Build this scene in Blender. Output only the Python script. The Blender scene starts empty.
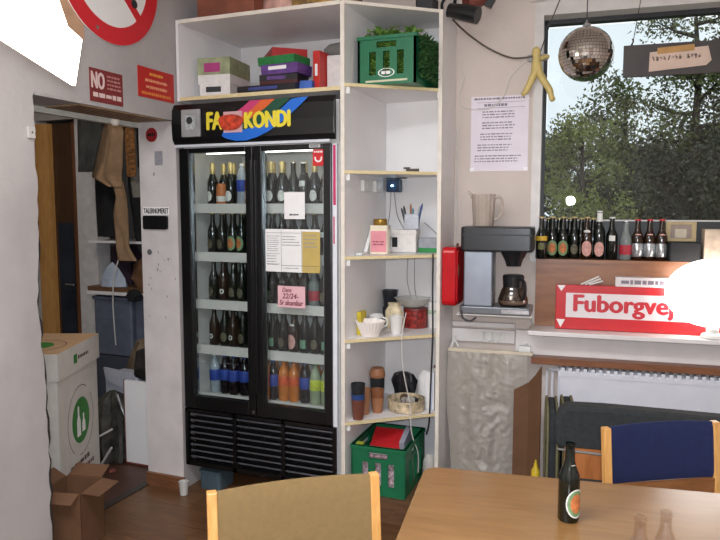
import bpy, bmesh, math, random
import numpy as np
from mathutils import Matrix, Vector, noise as mnoise
random.seed(7)
scene = bpy.context.scene
C = scene.collection
R = math.radians

# ------------------------------------------------------------------ camera
EYE = Vector((0.0, 0.0, 1.65))
cd = bpy.data.cameras.new('camera'); cam = bpy.data.objects.new('camera', cd); C.objects.link(cam)
cam.location = EYE; cam.rotation_euler = (R(90 - 5.3), 0, R(22.0))
cd.sensor_width = 36.0; cd.lens = 34.0; cd.clip_start = 0.05; cd.clip_end = 300
scene.camera = cam

# ------------------------------------------------------------------ world: overcast evening sky
wd = bpy.data.worlds.new('evening_sky'); scene.world = wd; wd.use_nodes = True
wn = wd.node_tree; wn.nodes.clear()
wo = wn.nodes.new('ShaderNodeOutputWorld'); wb = wn.nodes.new('ShaderNodeBackground')
wt = wn.nodes.new('ShaderNodeTexCoord'); wno = wn.nodes.new('ShaderNodeTexNoise'); wr = wn.nodes.new('ShaderNodeValToRGB')
wno.inputs['Scale'].default_value = 3.0; wno.inputs['Detail'].default_value = 5.0
wr.color_ramp.elements[0].position = 0.35; wr.color_ramp.elements[0].color = (0.74, 0.80, 0.86, 1)
wr.color_ramp.elements[1].position = 0.62; wr.color_ramp.elements[1].color = (0.95, 0.96, 0.98, 1)
wn.links.new(wt.outputs['Generated'], wno.inputs['Vector']); wn.links.new(wno.outputs['Fac'], wr.inputs['Fac'])
wn.links.new(wr.outputs['Color'], wb.inputs['Color']); wn.links.new(wb.outputs[0], wo.inputs[0])
wb.inputs['Strength'].default_value = 1.2

# ------------------------------------------------------------------ room lights
def area(name, loc, rot, sx, sy, power, col):
    l = bpy.data.lights.new(name, 'AREA'); l.shape = 'RECTANGLE'; l.size = sx; l.size_y = sy
    l.energy = power; l.color = col
    o = bpy.data.objects.new(name, l); C.objects.link(o); o.location = loc; o.rotation_euler = rot
    return o
area('ceiling_lamp_light', (-1.05, 0.7, 3.04), (0, 0, 0), 1.3, 0.5, 58, (0.86, 0.92, 1.0))
area('hall_fill_light', (-3.5, 2.9, 3.04), (0, 0, 0), 0.4, 0.4, 10, (1.0, 0.93, 0.86))  # unseen fill light added to brighten the dim hall
fl = bpy.data.lights.new('camera_flash_light', 'POINT'); fl.energy = 165; fl.color = (0.84, 0.91, 1.0); fl.shadow_soft_size = 0.05
fo = bpy.data.objects.new('camera_flash_light', fl); C.objects.link(fo); fo.location = (0.02, -0.02, 1.72)

vs = scene.view_settings
vs.view_transform = 'Standard'; vs.look = 'None'; vs.gamma = 1.0; vs.use_curve_mapping = False
vs.exposure = 0.22

# ------------------------------------------------------------------ helpers
FA = ((0.0, 0.0, 0.0), 0.0)                       # the room's own axes
WO = (-0.9635, 3.83, 0.0); WA = R(5.0)
FW = (WO, WA)                                     # window wall: x along the wall, -y towards the room
def Wp(s, off, z): return (WO[0] + s*math.cos(WA) + off*math.sin(WA), WO[1] + s*math.sin(WA) - off*math.cos(WA), z)

def lin(c):
    out = []
    for v in c:
        v = v/255.0
        out.append(v/12.92 if v <= 0.04045 else ((v+0.055)/1.055)**2.4)
    return tuple(out) + (1.0,)

MATS = {}
def mat(name, rgb, rough=0.5, metal=0.0, var=0.06, scale=14.0, bump=0.0, bscale=60.0, emit=0.0, trans=0.0, alpha=1.0, spec=0.5, stretch=None, coat=0.0, sub=0.0):
    if name in MATS: return MATS[name]
    m = bpy.data.materials.new(name); m.use_nodes = True
    nt = m.node_tree; bs = nt.nodes['Principled BSDF']
    base = lin(rgb)
    tc = nt.nodes.new('ShaderNodeTexCoord'); mp = nt.nodes.new('ShaderNodeMapping')
    nt.links.new(tc.outputs['Object'], mp.inputs['Vector'])
    if stretch: mp.inputs['Scale'].default_value = stretch
    if var > 0:
        n = nt.nodes.new('ShaderNodeTexNoise'); n.inputs['Scale'].default_value = scale; n.inputs['Detail'].default_value = 6
        r = nt.nodes.new('ShaderNodeValToRGB')
        lo = tuple(max(0, b*(1-var*2.2)) for b in base[:3]) + (1,); hi = tuple(min(1, b*(1+var*1.6)) for b in base[:3]) + (1,)
        r.color_ramp.elements[0].position = 0.3; r.color_ramp.elements[1].position = 0.7
        r.color_ramp.elements[0].color = lo; r.color_ramp.elements[1].color = hi
        nt.links.new(mp.outputs[0], n.inputs['Vector']); nt.links.new(n.outputs['Fac'], r.inputs['Fac'])
        nt.links.new(r.outputs['Color'], bs.inputs['Base Color'])
    else:
        bs.inputs['Base Color'].default_value = base
    if bump > 0:
        n2 = nt.nodes.new('ShaderNodeTexNoise'); n2.inputs['Scale'].default_value = bscale; n2.inputs['Detail'].default_value = 4
        bp = nt.nodes.new('ShaderNodeBump'); bp.inputs['Strength'].default_value = bump; bp.inputs['Distance'].default_value = 0.01
        nt.links.new(mp.outputs[0], n2.inputs['Vector']); nt.links.new(n2.outputs['Fac'], bp.inputs['Height'])
        nt.links.new(bp.outputs[0], bs.inputs['Normal'])
    bs.inputs['Roughness'].default_value = rough; bs.inputs['Metallic'].default_value = metal
    bs.inputs['Specular IOR Level'].default_value = spec
    bs.inputs['Transmission Weight'].default_value = trans; bs.inputs['Alpha'].default_value = alpha
    bs.inputs['Coat Weight'].default_value = coat
    if emit > 0:
        bs.inputs['Emission Color'].default_value = base; bs.inputs['Emission Strength'].default_value = emit
    MATS[name] = m
    return m

def glass_mat(name, tint=(255, 255, 255), refl=0.06, rough=0.0):
    """a clear sheet: see-through with a faint mirror reflection"""
    if name in MATS: return MATS[name]
    m = bpy.data.materials.new(name); m.use_nodes = True; nt = m.node_tree; nt.nodes.clear()
    o = nt.nodes.new('ShaderNodeOutputMaterial'); t = nt.nodes.new('ShaderNodeBsdfTransparent'); g = nt.nodes.new('ShaderNodeBsdfGlossy')
    x = nt.nodes.new('ShaderNodeMixShader'); f = nt.nodes.new('ShaderNodeMath'); f.operation = 'MULTIPLY_ADD'; lw = nt.nodes.new('ShaderNodeLayerWeight'); lw.inputs['Blend'].default_value = 0.5
    pw = nt.nodes.new('ShaderNodeMath'); pw.operation = 'POWER'; pw.inputs[1].default_value = 4.0; f.inputs[1].default_value = 0.55; f.inputs[2].default_value = refl
    nt.links.new(lw.outputs['Facing'], pw.inputs[0]); nt.links.new(pw.outputs[0], f.inputs[0])
    g.inputs['Roughness'].default_value = rough; t.inputs['Color'].default_value = lin(tint)
    nt.links.new(f.outputs[0], x.inputs[0]); nt.links.new(t.outputs[0], x.inputs[1]); nt.links.new(g.outputs[0], x.inputs[2])
    nt.links.new(x.outputs[0], o.inputs[0]); MATS[name] = m
    return m

def wood_mat(name, a, b, scale=6.0, stretch=(1, 12, 12), rough=0.45, rings=0.0):
    if name in MATS: return MATS[name]
    m = bpy.data.materials.new(name); m.use_nodes = True; nt = m.node_tree; bs = nt.nodes['Principled BSDF']
    tc = nt.nodes.new('ShaderNodeTexCoord'); mp = nt.nodes.new('ShaderNodeMapping'); mp.inputs['Scale'].default_value = stretch
    n = nt.nodes.new('ShaderNodeTexNoise'); n.inputs['Scale'].default_value = scale; n.inputs['Detail'].default_value = 8; n.inputs['Distortion'].default_value = 0.6
    oi = nt.nodes.new('ShaderNodeObjectInfo'); ad = nt.nodes.new('ShaderNodeVectorMath'); ad.operation = 'ADD'
    r = nt.nodes.new('ShaderNodeValToRGB'); r.color_ramp.elements[0].position = 0.28; r.color_ramp.elements[1].position = 0.72
    r.color_ramp.elements[0].color = lin(a); r.color_ramp.elements[1].color = lin(b)
    sc = nt.nodes.new('ShaderNodeMath'); sc.operation = 'MULTIPLY'; sc.inputs[1].default_value = 37.0
    nt.links.new(oi.outputs['Random'], sc.inputs[0])
    nt.links.new(tc.outputs['Object'], mp.inputs['Vector']); nt.links.new(mp.outputs[0], ad.inputs[0]); nt.links.new(sc.outputs[0], ad.inputs[1])
    nt.links.new(ad.outputs[0], n.inputs['Vector']); nt.links.new(n.outputs['Fac'], r.inputs['Fac']); nt.links.new(r.outputs['Color'], bs.inputs['Base Color'])
    bs.inputs['Roughness'].default_value = rough; MATS[name] = m
    return m

def root_of(o):
    while o.parent: o = o.parent
    return o
def fmat(fr): return Matrix.Translation(Vector(fr[0])) @ Matrix.Rotation(fr[1], 4, 'Z')

class B:
    def __init__(s): s.v = []; s.f = []; s.mi = []; s.m = 0
    def add(s, v, f):
        k = len(s.v); s.v += [tuple(p) for p in v]
        for q in f: s.f.append([i+k for i in q]); s.mi.append(s.m)
        return s
    def box(s, x0, y0, z0, x1, y1, z1, rz=0, rx=0, ry=0):
        v = [(x, y, z) for x in (x0, x1) for y in (y0, y1) for z in (z0, z1)]
        if rz or rx or ry:
            c = Vector(((x0+x1)/2, (y0+y1)/2, (z0+z1)/2)); M = Matrix.Rotation(rz, 3, 'Z') @ Matrix.Rotation(ry, 3, 'Y') @ Matrix.Rotation(rx, 3, 'X')
            v = [tuple(c + M @ (Vector(p)-c)) for p in v]
        return s.add(v, [(0,1,3,2),(4,6,7,5),(0,4,5,1),(2,3,7,6),(0,2,6,4),(1,5,7,3)])
    def prism(s, poly, a, b, ax='z'):
        n = len(poly)
        def mk(p, q):
            if ax == 'z': return (p[0], p[1], q)
            if ax == 'y': return (p[0], q, p[1])
            return (q, p[0], p[1])
        v = [mk(p, a) for p in poly] + [mk(p, b) for p in poly]
        f = [tuple(range(n))[::-1], tuple(range(n, 2*n))] + [(i, (i+1) % n, n+(i+1) % n, n+i) for i in range(n)]
        return s.add(v, f)
    def lathe(s, prof, c=(0, 0, 0), n=20, sx=1.0, sy=1.0, wob=None):
        v = []; f = []; rows = []
        for r, z in prof:
            if r <= 1e-6: rows.append([len(v)]); v.append((c[0], c[1], c[2]+z))
            else:
                row = []
                for i in range(n):
                    a = 2*math.pi*i/n; rr = r*(wob(a, z) if wob else 1)
                    row.append(len(v)); v.append((c[0]+rr*sx*math.cos(a), c[1]+rr*sy*math.sin(a), c[2]+z))
                rows.append(row)
        for a, b in zip(rows, rows[1:]):
            for i in range(n):
                j = (i+1) % n
                if len(a) == 1 and len(b) == 1: continue
                if len(a) == 1: f.append((a[0], b[j], b[i]))
                elif len(b) == 1: f.append((a[i], a[j], b[0]))
                else: f.append((a[i], a[j], b[j], b[i]))
        return s.add(v, f)
    def tube(s, pts, r, n=8, flat=1.0):
        pts = [Vector(p) for p in pts]; m = len(pts); rs = r if isinstance(r, (list, tuple)) else [r]*m
        v = []; f = []; prev = None
        for i, p in enumerate(pts):
            d = (pts[min(i+1, m-1)] - pts[max(i-1, 0)]).normalized()
            if prev is None:
                u = d.orthogonal().normalized() if abs(d.z) < 0.9 else d.cross(Vector((0, 1, 0))).normalized()
            else:
                u = (prev - d*prev.dot(d)).normalized()
            prev = u; w = d.cross(u)
            for k in range(n):
                a = 2*math.pi*k/n; v.append(p + (u*math.cos(a) + w*math.sin(a)*flat)*rs[i])
        for i in range(m-1):
            for k in range(n):
                f.append((i*n+k, i*n+(k+1) % n, (i+1)*n+(k+1) % n, (i+1)*n+k))
        f.append(tuple(range(n))[::-1]); f.append(tuple(range((m-1)*n, m*n)))
        return s.add(v, f)
    def cyl(s, p0, p1, r0, r1=None, n=16): return s.tube([p0, p1], [r0, r0 if r1 is None else r1], n)
    def grid(s, fn, nu, nv):
        v = [fn(i/nu, j/nv) for j in range(nv+1) for i in range(nu+1)]
        f = [(j*(nu+1)+i, j*(nu+1)+i+1, (j+1)*(nu+1)+i+1, (j+1)*(nu+1)+i) for j in range(nv) for i in range(nu)]
        return s.add(v, f)
    def mesh(s, name, mats, T=None, smooth=False, recalc=True):
        me = bpy.data.meshes.new(name)
        v = s.v if T is None else [tuple(T @ Vector(p)) for p in s.v]
        me.from_pydata(v, [], s.f)
        for m in (mats if isinstance(mats, (list, tuple)) else [mats]): me.materials.append(m)
        if any(s.mi): me.polygons.foreach_set('material_index', s.mi)
        if recalc:
            bm = bmesh.new(); bm.from_mesh(me); bmesh.ops.recalc_face_normals(bm, faces=bm.faces); bm.to_mesh(me); bm.free()
        if smooth:
            me.polygons.foreach_set('use_smooth', [True]*len(me.polygons)); me.set_sharp_from_angle(angle=R(38))
        me.update()
        return me
    def build(s, name, m, parent=None, fr=None, smooth=False, bevel=0.0):
        """parent's part; fr = frame the coordinates were written in (None: parent's own)"""
        T = None
        if fr is not None:
            T = fmat(fr)
            if parent is not None:
                r = root_of(parent); T = fmat((r.location, r.rotation_euler.z)).inverted() @ T
        o = bpy.data.objects.new(name, s.mesh(name, m, T, smooth)); C.objects.link(o)
        if parent is not None: o.parent = parent
        if bevel: bev(o, bevel)
        return o

def bev(o, w, seg=2):
    b = o.modifiers.new('bevel', 'BEVEL'); b.width = w; b.segments = seg; b.limit_method = 'ANGLE'; b.angle_limit = R(40)
    return o
def tag(o, label, cat, group=None):
    o['label'] = label; o['category'] = cat
    if group: o['group'] = group
    return o
def thing(name, label, cat, loc=(0, 0, 0), rz=0.0, group=None):
    o = bpy.data.objects.new(name, None); C.objects.link(o); o.empty_display_size = 0.05
    o.location = loc; o.rotation_euler = (0, 0, rz)
    return tag(o, label, cat, group)
def one(name, label, cat, b, m, fr=FA, smooth=False, bevel=0.0, group=None):
    """a thing that is one mesh; its origin is put under its middle"""
    xs = [p[0] for p in b.v]; ys = [p[1] for p in b.v]; z0 = min(p[2] for p in b.v)
    base = Vector(((min(xs)+max(xs))/2, (min(ys)+max(ys))/2, z0))
    me = b.mesh(name, m, Matrix.Translation(-base), smooth)
    o = bpy.data.objects.new(name, me); C.objects.link(o)
    o.location = fmat(fr) @ base; o.rotation_euler = (0, 0, fr[1])
    if bevel: bev(o, bevel)
    return tag(o, label, cat, group)
def struct(name, b, m, fr=FA, parent=None, smooth=False, bevel=0.0):
    o = b.build(name, m, parent, fr, smooth, bevel)
    if parent is None: o['kind'] = 'structure'
    return o
def text(name, s, m, parent, fr, x0, x1, z0, z1, y, ex=0.001, off=0.0, uniform=False, shear=0.0, bold=0.0):
    """lettering in the x-z plane facing -y, fitted to the box x0..x1, z0..z1"""
    cu = bpy.data.curves.new('t', 'FONT'); cu.body = s; cu.offset = off; cu.shear = shear; cu.resolution_u = 3; cu.fill_mode = 'FRONT'
    to = bpy.data.objects.new('t', cu); C.objects.link(to)
    me = bpy.data.meshes.new_from_object(to.evaluated_get(bpy.context.evaluated_depsgraph_get()))
    bpy.data.objects.remove(to); bpy.data.curves.remove(cu)
    v = [p.co.copy() for p in me.vertices]; f = [list(p.vertices) for p in me.polygons]; bpy.data.meshes.remove(me)
    xa = min(p.x for p in v); xb = max(p.x for p in v); ya = min(p.y for p in v); yb = max(p.y for p in v)
    kx = (x1-x0)/(xb-xa); kz = (z1-z0)/(yb-ya)
    if uniform: kx = kz = min(kx, kz)
    b = B()
    for q, (ox, oz) in enumerate(((0, 0), (bold, 0), (-bold, 0), (0, bold*.6), (0, -bold*.6)) if bold else ((0, 0),)):
        b.add([(x0+(p.x-xa)*kx+ox, y-ex-q*.00004, z0+(p.y-ya)*kz+oz) for p in v], f)
    return b.build(name, m, parent, fr)
def lines(parent, fr, x0, x1, z0, z1, n, y, m, name='print_lines', fill=0.55, seed=1, ragged=0.3, center=False, cell=0.012):
    """small print that cannot be read: rows of short dashes"""
    rnd = random.Random(seed); b = B(); h = (z1-z0)/n
    for i in range(n):
        zc = z1-(i+.5)*h; w = (x1-x0)*(1-rnd.random()*ragged); a = x0+((x1-x0-w)/2 if center else 0); e = a+w
        while a < e:
            l = min(cell*(0.5+rnd.random()*1.5), e-a); hh = h*fill*(0.7+.3*rnd.random())/2
            b.box(a, y-.0008, zc-hh, a+l, y, zc+hh); a += l+cell*0.35
    return b.build(name, m, parent, fr)
def lumpy(seed, amt=.25, fz=6.0):
    return lambda a, z: 1+amt*mnoise.noise(Vector((math.cos(a)*1.7+seed, math.sin(a)*1.7, z*fz)))+amt*.5*mnoise.noise(Vector((math.cos(a)*4.5, math.sin(a)*4.5+seed, z*fz*2.6)))
def copy_tree(o, parent=None):
    c = o.copy(); C.objects.link(c); c.parent = parent
    for ch in list(o.children): copy_tree(ch, c)
    return c
def arc(cx, cy, r, a0, a1, n): return [(cx+r*math.cos(a0+(a1-a0)*i/n), cy+r*math.sin(a0+(a1-a0)*i/n)) for i in range(n+1)]
def rrect(x0, y0, x1, y1, r, n=4):
    return (arc(x1-r, y1-r, r, 0, R(90), n) + arc(x0+r, y1-r, r, R(90), R(180), n) + arc(x0+r, y0+r, r, R(180), R(270), n) + arc(x1-r, y0+r, r, R(270), R(360), n))

# ------------------------------------------------------------------ common materials
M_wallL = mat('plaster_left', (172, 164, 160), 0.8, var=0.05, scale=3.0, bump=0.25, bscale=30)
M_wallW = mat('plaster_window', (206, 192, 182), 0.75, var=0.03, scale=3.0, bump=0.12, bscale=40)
M_core = mat('raw_plaster_core', (46, 40, 36), 0.9, var=0.15, scale=30, bump=0.4)
M_ceil = mat('ceiling_paint', (215, 208, 200), 0.85, var=0.03)
M_white = mat('white_melamine', (232, 228, 226), 0.4, var=0.02, scale=5)
M_edge = wood_mat('raw_board_edge', (204, 182, 132), (226, 208, 164), 8, (6, 6, 30), 0.6)
M_cream = mat('cream_edge', (226, 216, 202), 0.5, var=0.04)
M_paint = mat('white_gloss_paint', (224, 218, 214), 0.35, var=0.02)
M_black = mat('black_plastic', (17, 17, 18), 0.32, var=0.1, scale=30)
M_blackm = mat('black_matt', (22, 22, 23), 0.75, var=0.15, scale=20)
M_dark = mat('dark_grey', (45, 45, 48), 0.6, var=0.1)
M_paper = mat('white_paper', (236, 232, 228), 0.7, var=0.015)
M_ink = mat('ink', (70, 66, 70), 0.7, var=0)
M_red = mat('signal_red', (196, 28, 34), 0.4, var=0.03)
M_chrome = mat('brushed_steel', (196, 196, 198), 0.25, metal=1.0, var=0.04, scale=40)
M_card = mat('cardboard', (104, 70, 45), 0.8, var=0.06, scale=9)
M_card2 = mat('cardboard_inside', (128, 92, 58), 0.85, var=0.07, scale=9)
M_pine = wood_mat('pine_wood', (196, 138, 72), (222, 168, 100), 5, (14, 14, 1.5), 0.4)
M_clear = glass_mat('clear_pane', (246, 250, 250), 0.055)
M_winglass = glass_mat('window_pane_glass', (240, 244, 244), 0.03)

# ================================================================== THE SETTING
XL = -2.40; XB = -2.655            # room face and back face of the left wall
CEIL = 3.1
fb = B().box(XB, -2.0, -0.12, 2.75, 4.6, -0.012)
floor = struct('floor', fb, mat('subfloor', (58, 44, 34), 0.8))
# laminate planks, laid along x
M_plank = wood_mat('laminate_oak', (80, 52, 31), (110, 76, 46), 4.0, (1.2, 14, 14), 0.35)
pb = B().box(-0.6, -0.094, -0.011, 0.6, 0.094, 0.0)
pm = pb.mesh('plank', M_plank)
for j in range(25):
    y = -1.0+0.19*j+0.095
    off = (0.0, 0.43, 0.81, 0.22, 0.63)[j % 5]
    k = 0
    x = XB+off-0.6
    while x < 2.7:
        a, e = max(XB, x-0.599), min(2.6, x+0.599)
        if e-a > 0.05:
            o = bpy.data.objects.new('plank', pm if e-a > 1.19 else None)
            if e-a <= 1.19:
                bpy.data.objects.remove(o)
                o = bpy.data.objects.new('plank', B().box(-(e-a)/2, -0.094, -0.011, (e-a)/2, 0.094, 0.0).mesh('plank', M_plank))
            C.objects.link(o); o.location = ((a+e)/2, y, 0); o.parent = floor
        x += 1.2
# hall floor behind the doorway, and the threshold strip
struct('floor_hall', B().box(-5.3, 0.4, -0.12, XB-0.002, 4.9, -0.004), mat('hall_floor', (74, 46, 34), 0.5, var=0.15, scale=6))
struct('trim_1', B().box(XB-0.03, 2.24, -0.003, XB+0.02, 3.18, 0.006), mat('threshold', (52, 46, 42), 0.5))

# left wall with the doorway: broken plaster edge on the near side
rnd = random.Random(3)
jag = [(2.217+rnd.uniform(-0.006, 0.008)-0.02*math.exp(-((z-1.25)/0.25)**2), z) for z in np.linspace(0.02, 2.12, 44)]
poly = [(-2.0, 0), (2.225, 0)] + jag + [(2.225, 2.142), (3.19, 2.132), (3.19, 0), (4.8, 0), (4.8, CEIL), (-2.0, CEIL)]
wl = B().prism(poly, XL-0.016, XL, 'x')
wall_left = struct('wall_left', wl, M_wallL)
jag2 = [(p[0]+(rnd.uniform(.012, .028) if p[1] < 1.6 else -.006), p[1]) for p in jag]
poly2 = [(-2.0, 0), (2.22, 0)]+jag2+[(2.216, 2.15), (3.195, 2.14), (3.195, 0), (4.8, 0), (4.8, CEIL), (-2.0, CEIL)]
struct('plaster_core', B().prism(poly2, XB+0.012, XL-0.016, 'x'), M_core, parent=wall_left)
poly3 = [(-2.0, 0), (2.21, 0), (2.21, 2.142), (3.19, 2.132), (3.19, 0), (4.8, 0), (4.8, CEIL), (-2.0, CEIL)]
struct('hall_face', B().prism(poly3, XB, XB+0.012, 'x'), M_wallL, parent=wall_left)
# smooth lining of soffit and far jamb
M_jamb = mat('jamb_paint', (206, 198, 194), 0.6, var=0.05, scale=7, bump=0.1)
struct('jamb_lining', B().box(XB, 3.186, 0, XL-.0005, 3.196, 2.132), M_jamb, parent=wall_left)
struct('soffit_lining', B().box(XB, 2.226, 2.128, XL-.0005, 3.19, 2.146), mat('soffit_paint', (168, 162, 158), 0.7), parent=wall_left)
struct('trim_6', B().box(XB-.03, 2.226, 2.10, XB+.004, 3.186, 2.14), mat('door_head_paint', (190, 190, 180), .5))
# scuffs on the jamb
sc = B(); rnd = random.Random(5)
for i in range(16):
    x = rnd.uniform(XB+0.03, XL-0.02); z = rnd.choice([rnd.uniform(0.9, 1.9), rnd.uniform(1.0, 1.5)]); w = rnd.uniform(.003, .008)
    sc.prism([(x+w*rnd.uniform(.3, 1.1)*math.cos(k), z+w*rnd.uniform(.5, 2.2)*math.sin(k)) for k in np.linspace(0, 5.5, 8)], 3.1848, 3.1862, 'y')
struct('scuff_marks', sc, mat('scuff', (142, 134, 128), 0.8), parent=wall_left)
struct('baseboard_jamb', B().box(XB, 3.165, 0, XL+0.01, 3.186, 0.075), wood_mat('baseboard_wood', (96, 60, 38), (128, 84, 54), 6, (2, 12, 12)))

struct('ceiling', B().box(-5.3, -2.1, CEIL, 2.75, 4.9, CEIL+0.1), M_ceil)
struct('wall_back', B().box(XL, 3.87, 0, -0.96, 4.0, CEIL), M_wallW)
struct('wall_right', B().box(2.65, -2.0, 0, 2.75, 4.6, CEIL), M_wallW)
struct('wall_front', B().box(XB, -2.1, 0, 2.75, -2.0, CEIL), M_wallW)
# hall beyond the doorway
M_hall = mat('hall_plaster', (196, 188, 180), 0.8, var=0.06, scale=4)
struct('wall_hall_left', B().box(-5.4, 0.4, 0, -5.3, 4.9, CEIL), M_hall)
struct('wall_hall_front', B().box(-5.3, 0.3, 0, XB, 0.4, CEIL), M_hall)
struct('wall_hall_back', B().box(-4.147, 4.22, 0, -3.955, 4.36, CEIL).box(-5.3, 4.25, 2.35, -4.147, 4.36, CEIL).box(-5.3, 4.25, 0, -4.58, 4.36, 2.35), mat('hall_pier_paint', (205, 200, 196), 0.7))
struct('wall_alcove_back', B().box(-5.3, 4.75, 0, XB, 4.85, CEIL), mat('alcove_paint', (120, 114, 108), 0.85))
# hall door: pine frame, dark door leaf with a dark pane
door = struct('door_1', B().box(-4.43, 4.27, 0, -4.16, 4.31, 2.32), wood_mat('door_brown', (58, 38, 24), (84, 56, 34), 4, (10, 10, 1.2), 0.4))
for (x0, x1, nm) in ((-4.575, -4.43, 'door_frame'), (-4.185, -4.147, 'door_frame')):
    struct(nm, B().box(x0, 4.225, 0, x1, 4.275, 2.32), M_pine if x0 < -4.5 else wood_mat('frame_brown', (96, 58, 34), (122, 76, 46), 4, (10, 10, 1.2)), parent=door)
struct('door_pane', B().box(-4.40, 4.262, 0.55, -4.24, 4.268, 1.52), mat('dark_pane', (34, 42, 54), 0.12, var=0.2, scale=4), parent=door)
struct('door_handle', B().cyl((-4.215, 4.27, 1.02), (-4.215, 4.22, 1.02), .01).cyl((-4.22, 4.22, 1.02), (-4.30, 4.22, 1.02), .008), M_chrome, parent=door)

# ---------------- window wall (frame FW: x along the wall, -y into the room)
SX0, SX1 = 0.43, 2.6
ZG0, ZG1 = 1.365, 2.655
ww = B()
ww.box(0.0, 0.0, 0, SX0, 0.3, CEIL).box(SX0, 0.0, 0, SX1+.9, 0.3, ZG0-0.02).box(SX0, 0.0, ZG1+0.09, SX1+.9, 0.3, CEIL).box(SX1, 0, ZG0-.02, SX1+.9, .3, ZG1+.09)
wall_win = struct('wall_window', ww, M_wallW, FW)
M_frame = mat('window_frame_paint', (206, 200, 194), 0.4, var=0.03)
win = struct('window_1', B().box(SX0-0.005, -0.012, ZG0-.02, SX0+0.042, 0.16, ZG1+.09).box(SX0+.042, -0.012, ZG1+0.02, SX1, 0.16, ZG1+0.095).box(SX1-.05, -.012, ZG0-.02, SX1+.005, .16, ZG1+.09), M_frame, FW)
struct('window_sash', B().box(SX0+.042, 0.10, ZG0, SX0+.060, 0.16, ZG1+.02).box(SX0+.042, 0.10, ZG1-.004, SX1-.05, 0.16, ZG1+.02).box(SX1-.08, .1, ZG0, SX1-.05, .16, ZG1), mat('sash_dark', (34, 34, 36), 0.5), FW, parent=win)
struct('window_sash', B().box(SX0+.066, 0.10, ZG0, SX1-.08, 0.16, 1.575), mat('sash_lower', (44, 46, 46), 0.45), FW, parent=win)
struct('window_trim', B().box(SX0+.066, 0.095, 1.572, SX1-.08, 0.10, 1.58), M_frame, FW, parent=win)
struct('window_pane', B().box(SX0+.066, 0.128, 1.575, SX1-.08, 0.133, ZG1-.02), M_winglass, FW, parent=win)
struct('trim_2', B().box(SX0-0.03, -0.035, ZG1+0.095, SX1+.2, 0.0, ZG1+0.135), M_paint, FW)   # curtain rail batten above the window
# wooden ledge and panelling under the window
M_veneer = wood_mat('veneer_brown', (124, 76, 44), (150, 98, 60), 3.5, (1.2, 10, 10), 0.35)
struct('trim_3', B().box(SX0+.03, -0.014, 0.985, SX1, 0.0, ZG0-.02), M_veneer, FW)
struct('window_ledge', B().box(SX0+.03, -0.035, ZG0-.02, SX1, 0.10, ZG0), M_veneer, FW, parent=win)
# white sill with its fascia
struct('window_sill', B().box(0.435, -0.2, 0.965, 2.6, -0.014, 0.99), M_paint, FW, bevel=0.004, parent=win)
struct('trim_4', B().box(0.36, -0.05, 0.83, 2.6, 0.0, 0.965), M_paint, FW, bevel=0.004)
struct('trim_5', B().box(0.452, -0.13, 0.798, 2.6, 0.0, 0.832), wood_mat('radiator_board', (112, 66, 40), (140, 88, 54), 4, (1.5, 12, 12)), FW)

# ---------------- outside: lawn and trees
struct('lawn_outside', B().box(-40, 5.4, -1.3, 60, 90, -1.2), mat('lawn', (62, 82, 40), 0.9, var=0.2, scale=0.6))
M_bark = mat('bark', (58, 50, 42), 0.9, var=0.2, scale=20)
def leafmat(name, rgb):
    m = mat(name, rgb, 0.6, var=0.22, scale=1.1)
    return m
def tree(label, x, y, h, spread, n, m, seed, low=0.25, leaf=0.16, kind='leafy_tree'):
    rs = np.random.RandomState(seed); base = -1.2
    t = thing(kind, label, 'tree', (x, y, base), rs.rand()*6, 'trees outside the window')
    tb = B(); tips = []
    pts = [(0, 0, 0)]; 
    for i in range(1, 6): pts.append((pts[-1][0]+rs.uniform(-.15, .15), pts[-1][1]+rs.uniform(-.15, .15), h*0.9*i/5))
    tb.tube(pts, [0.16*h/6*(1-i/6.5) for i in range(6)], 6)
    for k in range(16):
        z = h*(low+(0.88-low)*k/15); a = rs.rand()*6.28; l = spread*(0.55+.45*rs.rand())*(1-0.55*(z/h-low))
        p0 = Vector((np.interp(z, [p[2] for p in pts], [p[0] for p in pts]), np.interp(z, [p[2] for p in pts], [p[1] for p in pts]), z))
        e = p0+Vector((math.cos(a)*l, math.sin(a)*l, l*rs.uniform(.15, .6))); mdl = (p0+e)/2+Vector((0, 0, -.06*l))
        tb.tube([p0, mdl, e], [.05*h/6, .03*h/6, .012], 5); tips += [mdl, e, (mdl+e)/2, e+Vector((0, 0, .3))]
        for q in range(3):
            b2 = rs.rand()*6.28; e2 = e*0.8+p0*0.2+Vector((math.cos(b2), math.sin(b2), rs.uniform(-.2, .8)))*l*.45
            tb.tube([p0*.4+e*.6, e2], [.018*h/6, .006], 4); tips.append(e2)
    tips.append(Vector(pts[-1]))
    tb.build('trunk', M_bark, t, None)
    tp = np.array([tuple(p) for p in tips]); 
    c = tp[rs.randint(0, len(tp), n)]+rs.normal(0, 1, (n, 3))*np.array([.42, .42, .34])*spread*.30
    d1 = rs.normal(size=(n, 3)); d1 /= np.linalg.norm(d1, axis=1)[:, None]; d2 = rs.normal(size=(n, 3)); d2 -= d1*(d1*d2).sum(1)[:, None]; d2 /= np.linalg.norm(d2, axis=1)[:, None]
    s = leaf*(0.6+.8*rs.rand(n, 1)); v = np.stack([c-d1*s, c+d2*s*.5, c+d1*s, c-d2*s*.5], 1).reshape(-1, 3)
    me = bpy.data.meshes.new('crown'); me.from_pydata(v.tolist(), [], np.arange(4*n).reshape(n, 4).tolist()); me.materials.append(m)
    o = bpy.data.objects.new('crown', me); C.objects.link(o); o.parent = t; o['kind'] = 'stuff'
G1 = leafmat('leaf_dark', (62, 70, 34)); G2 = leafmat('leaf_mid', (92, 100, 52)); G3 = leafmat('leaf_light', (116, 124, 60)); G4 = leafmat('leaf_deep', (44, 51, 24))
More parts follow.
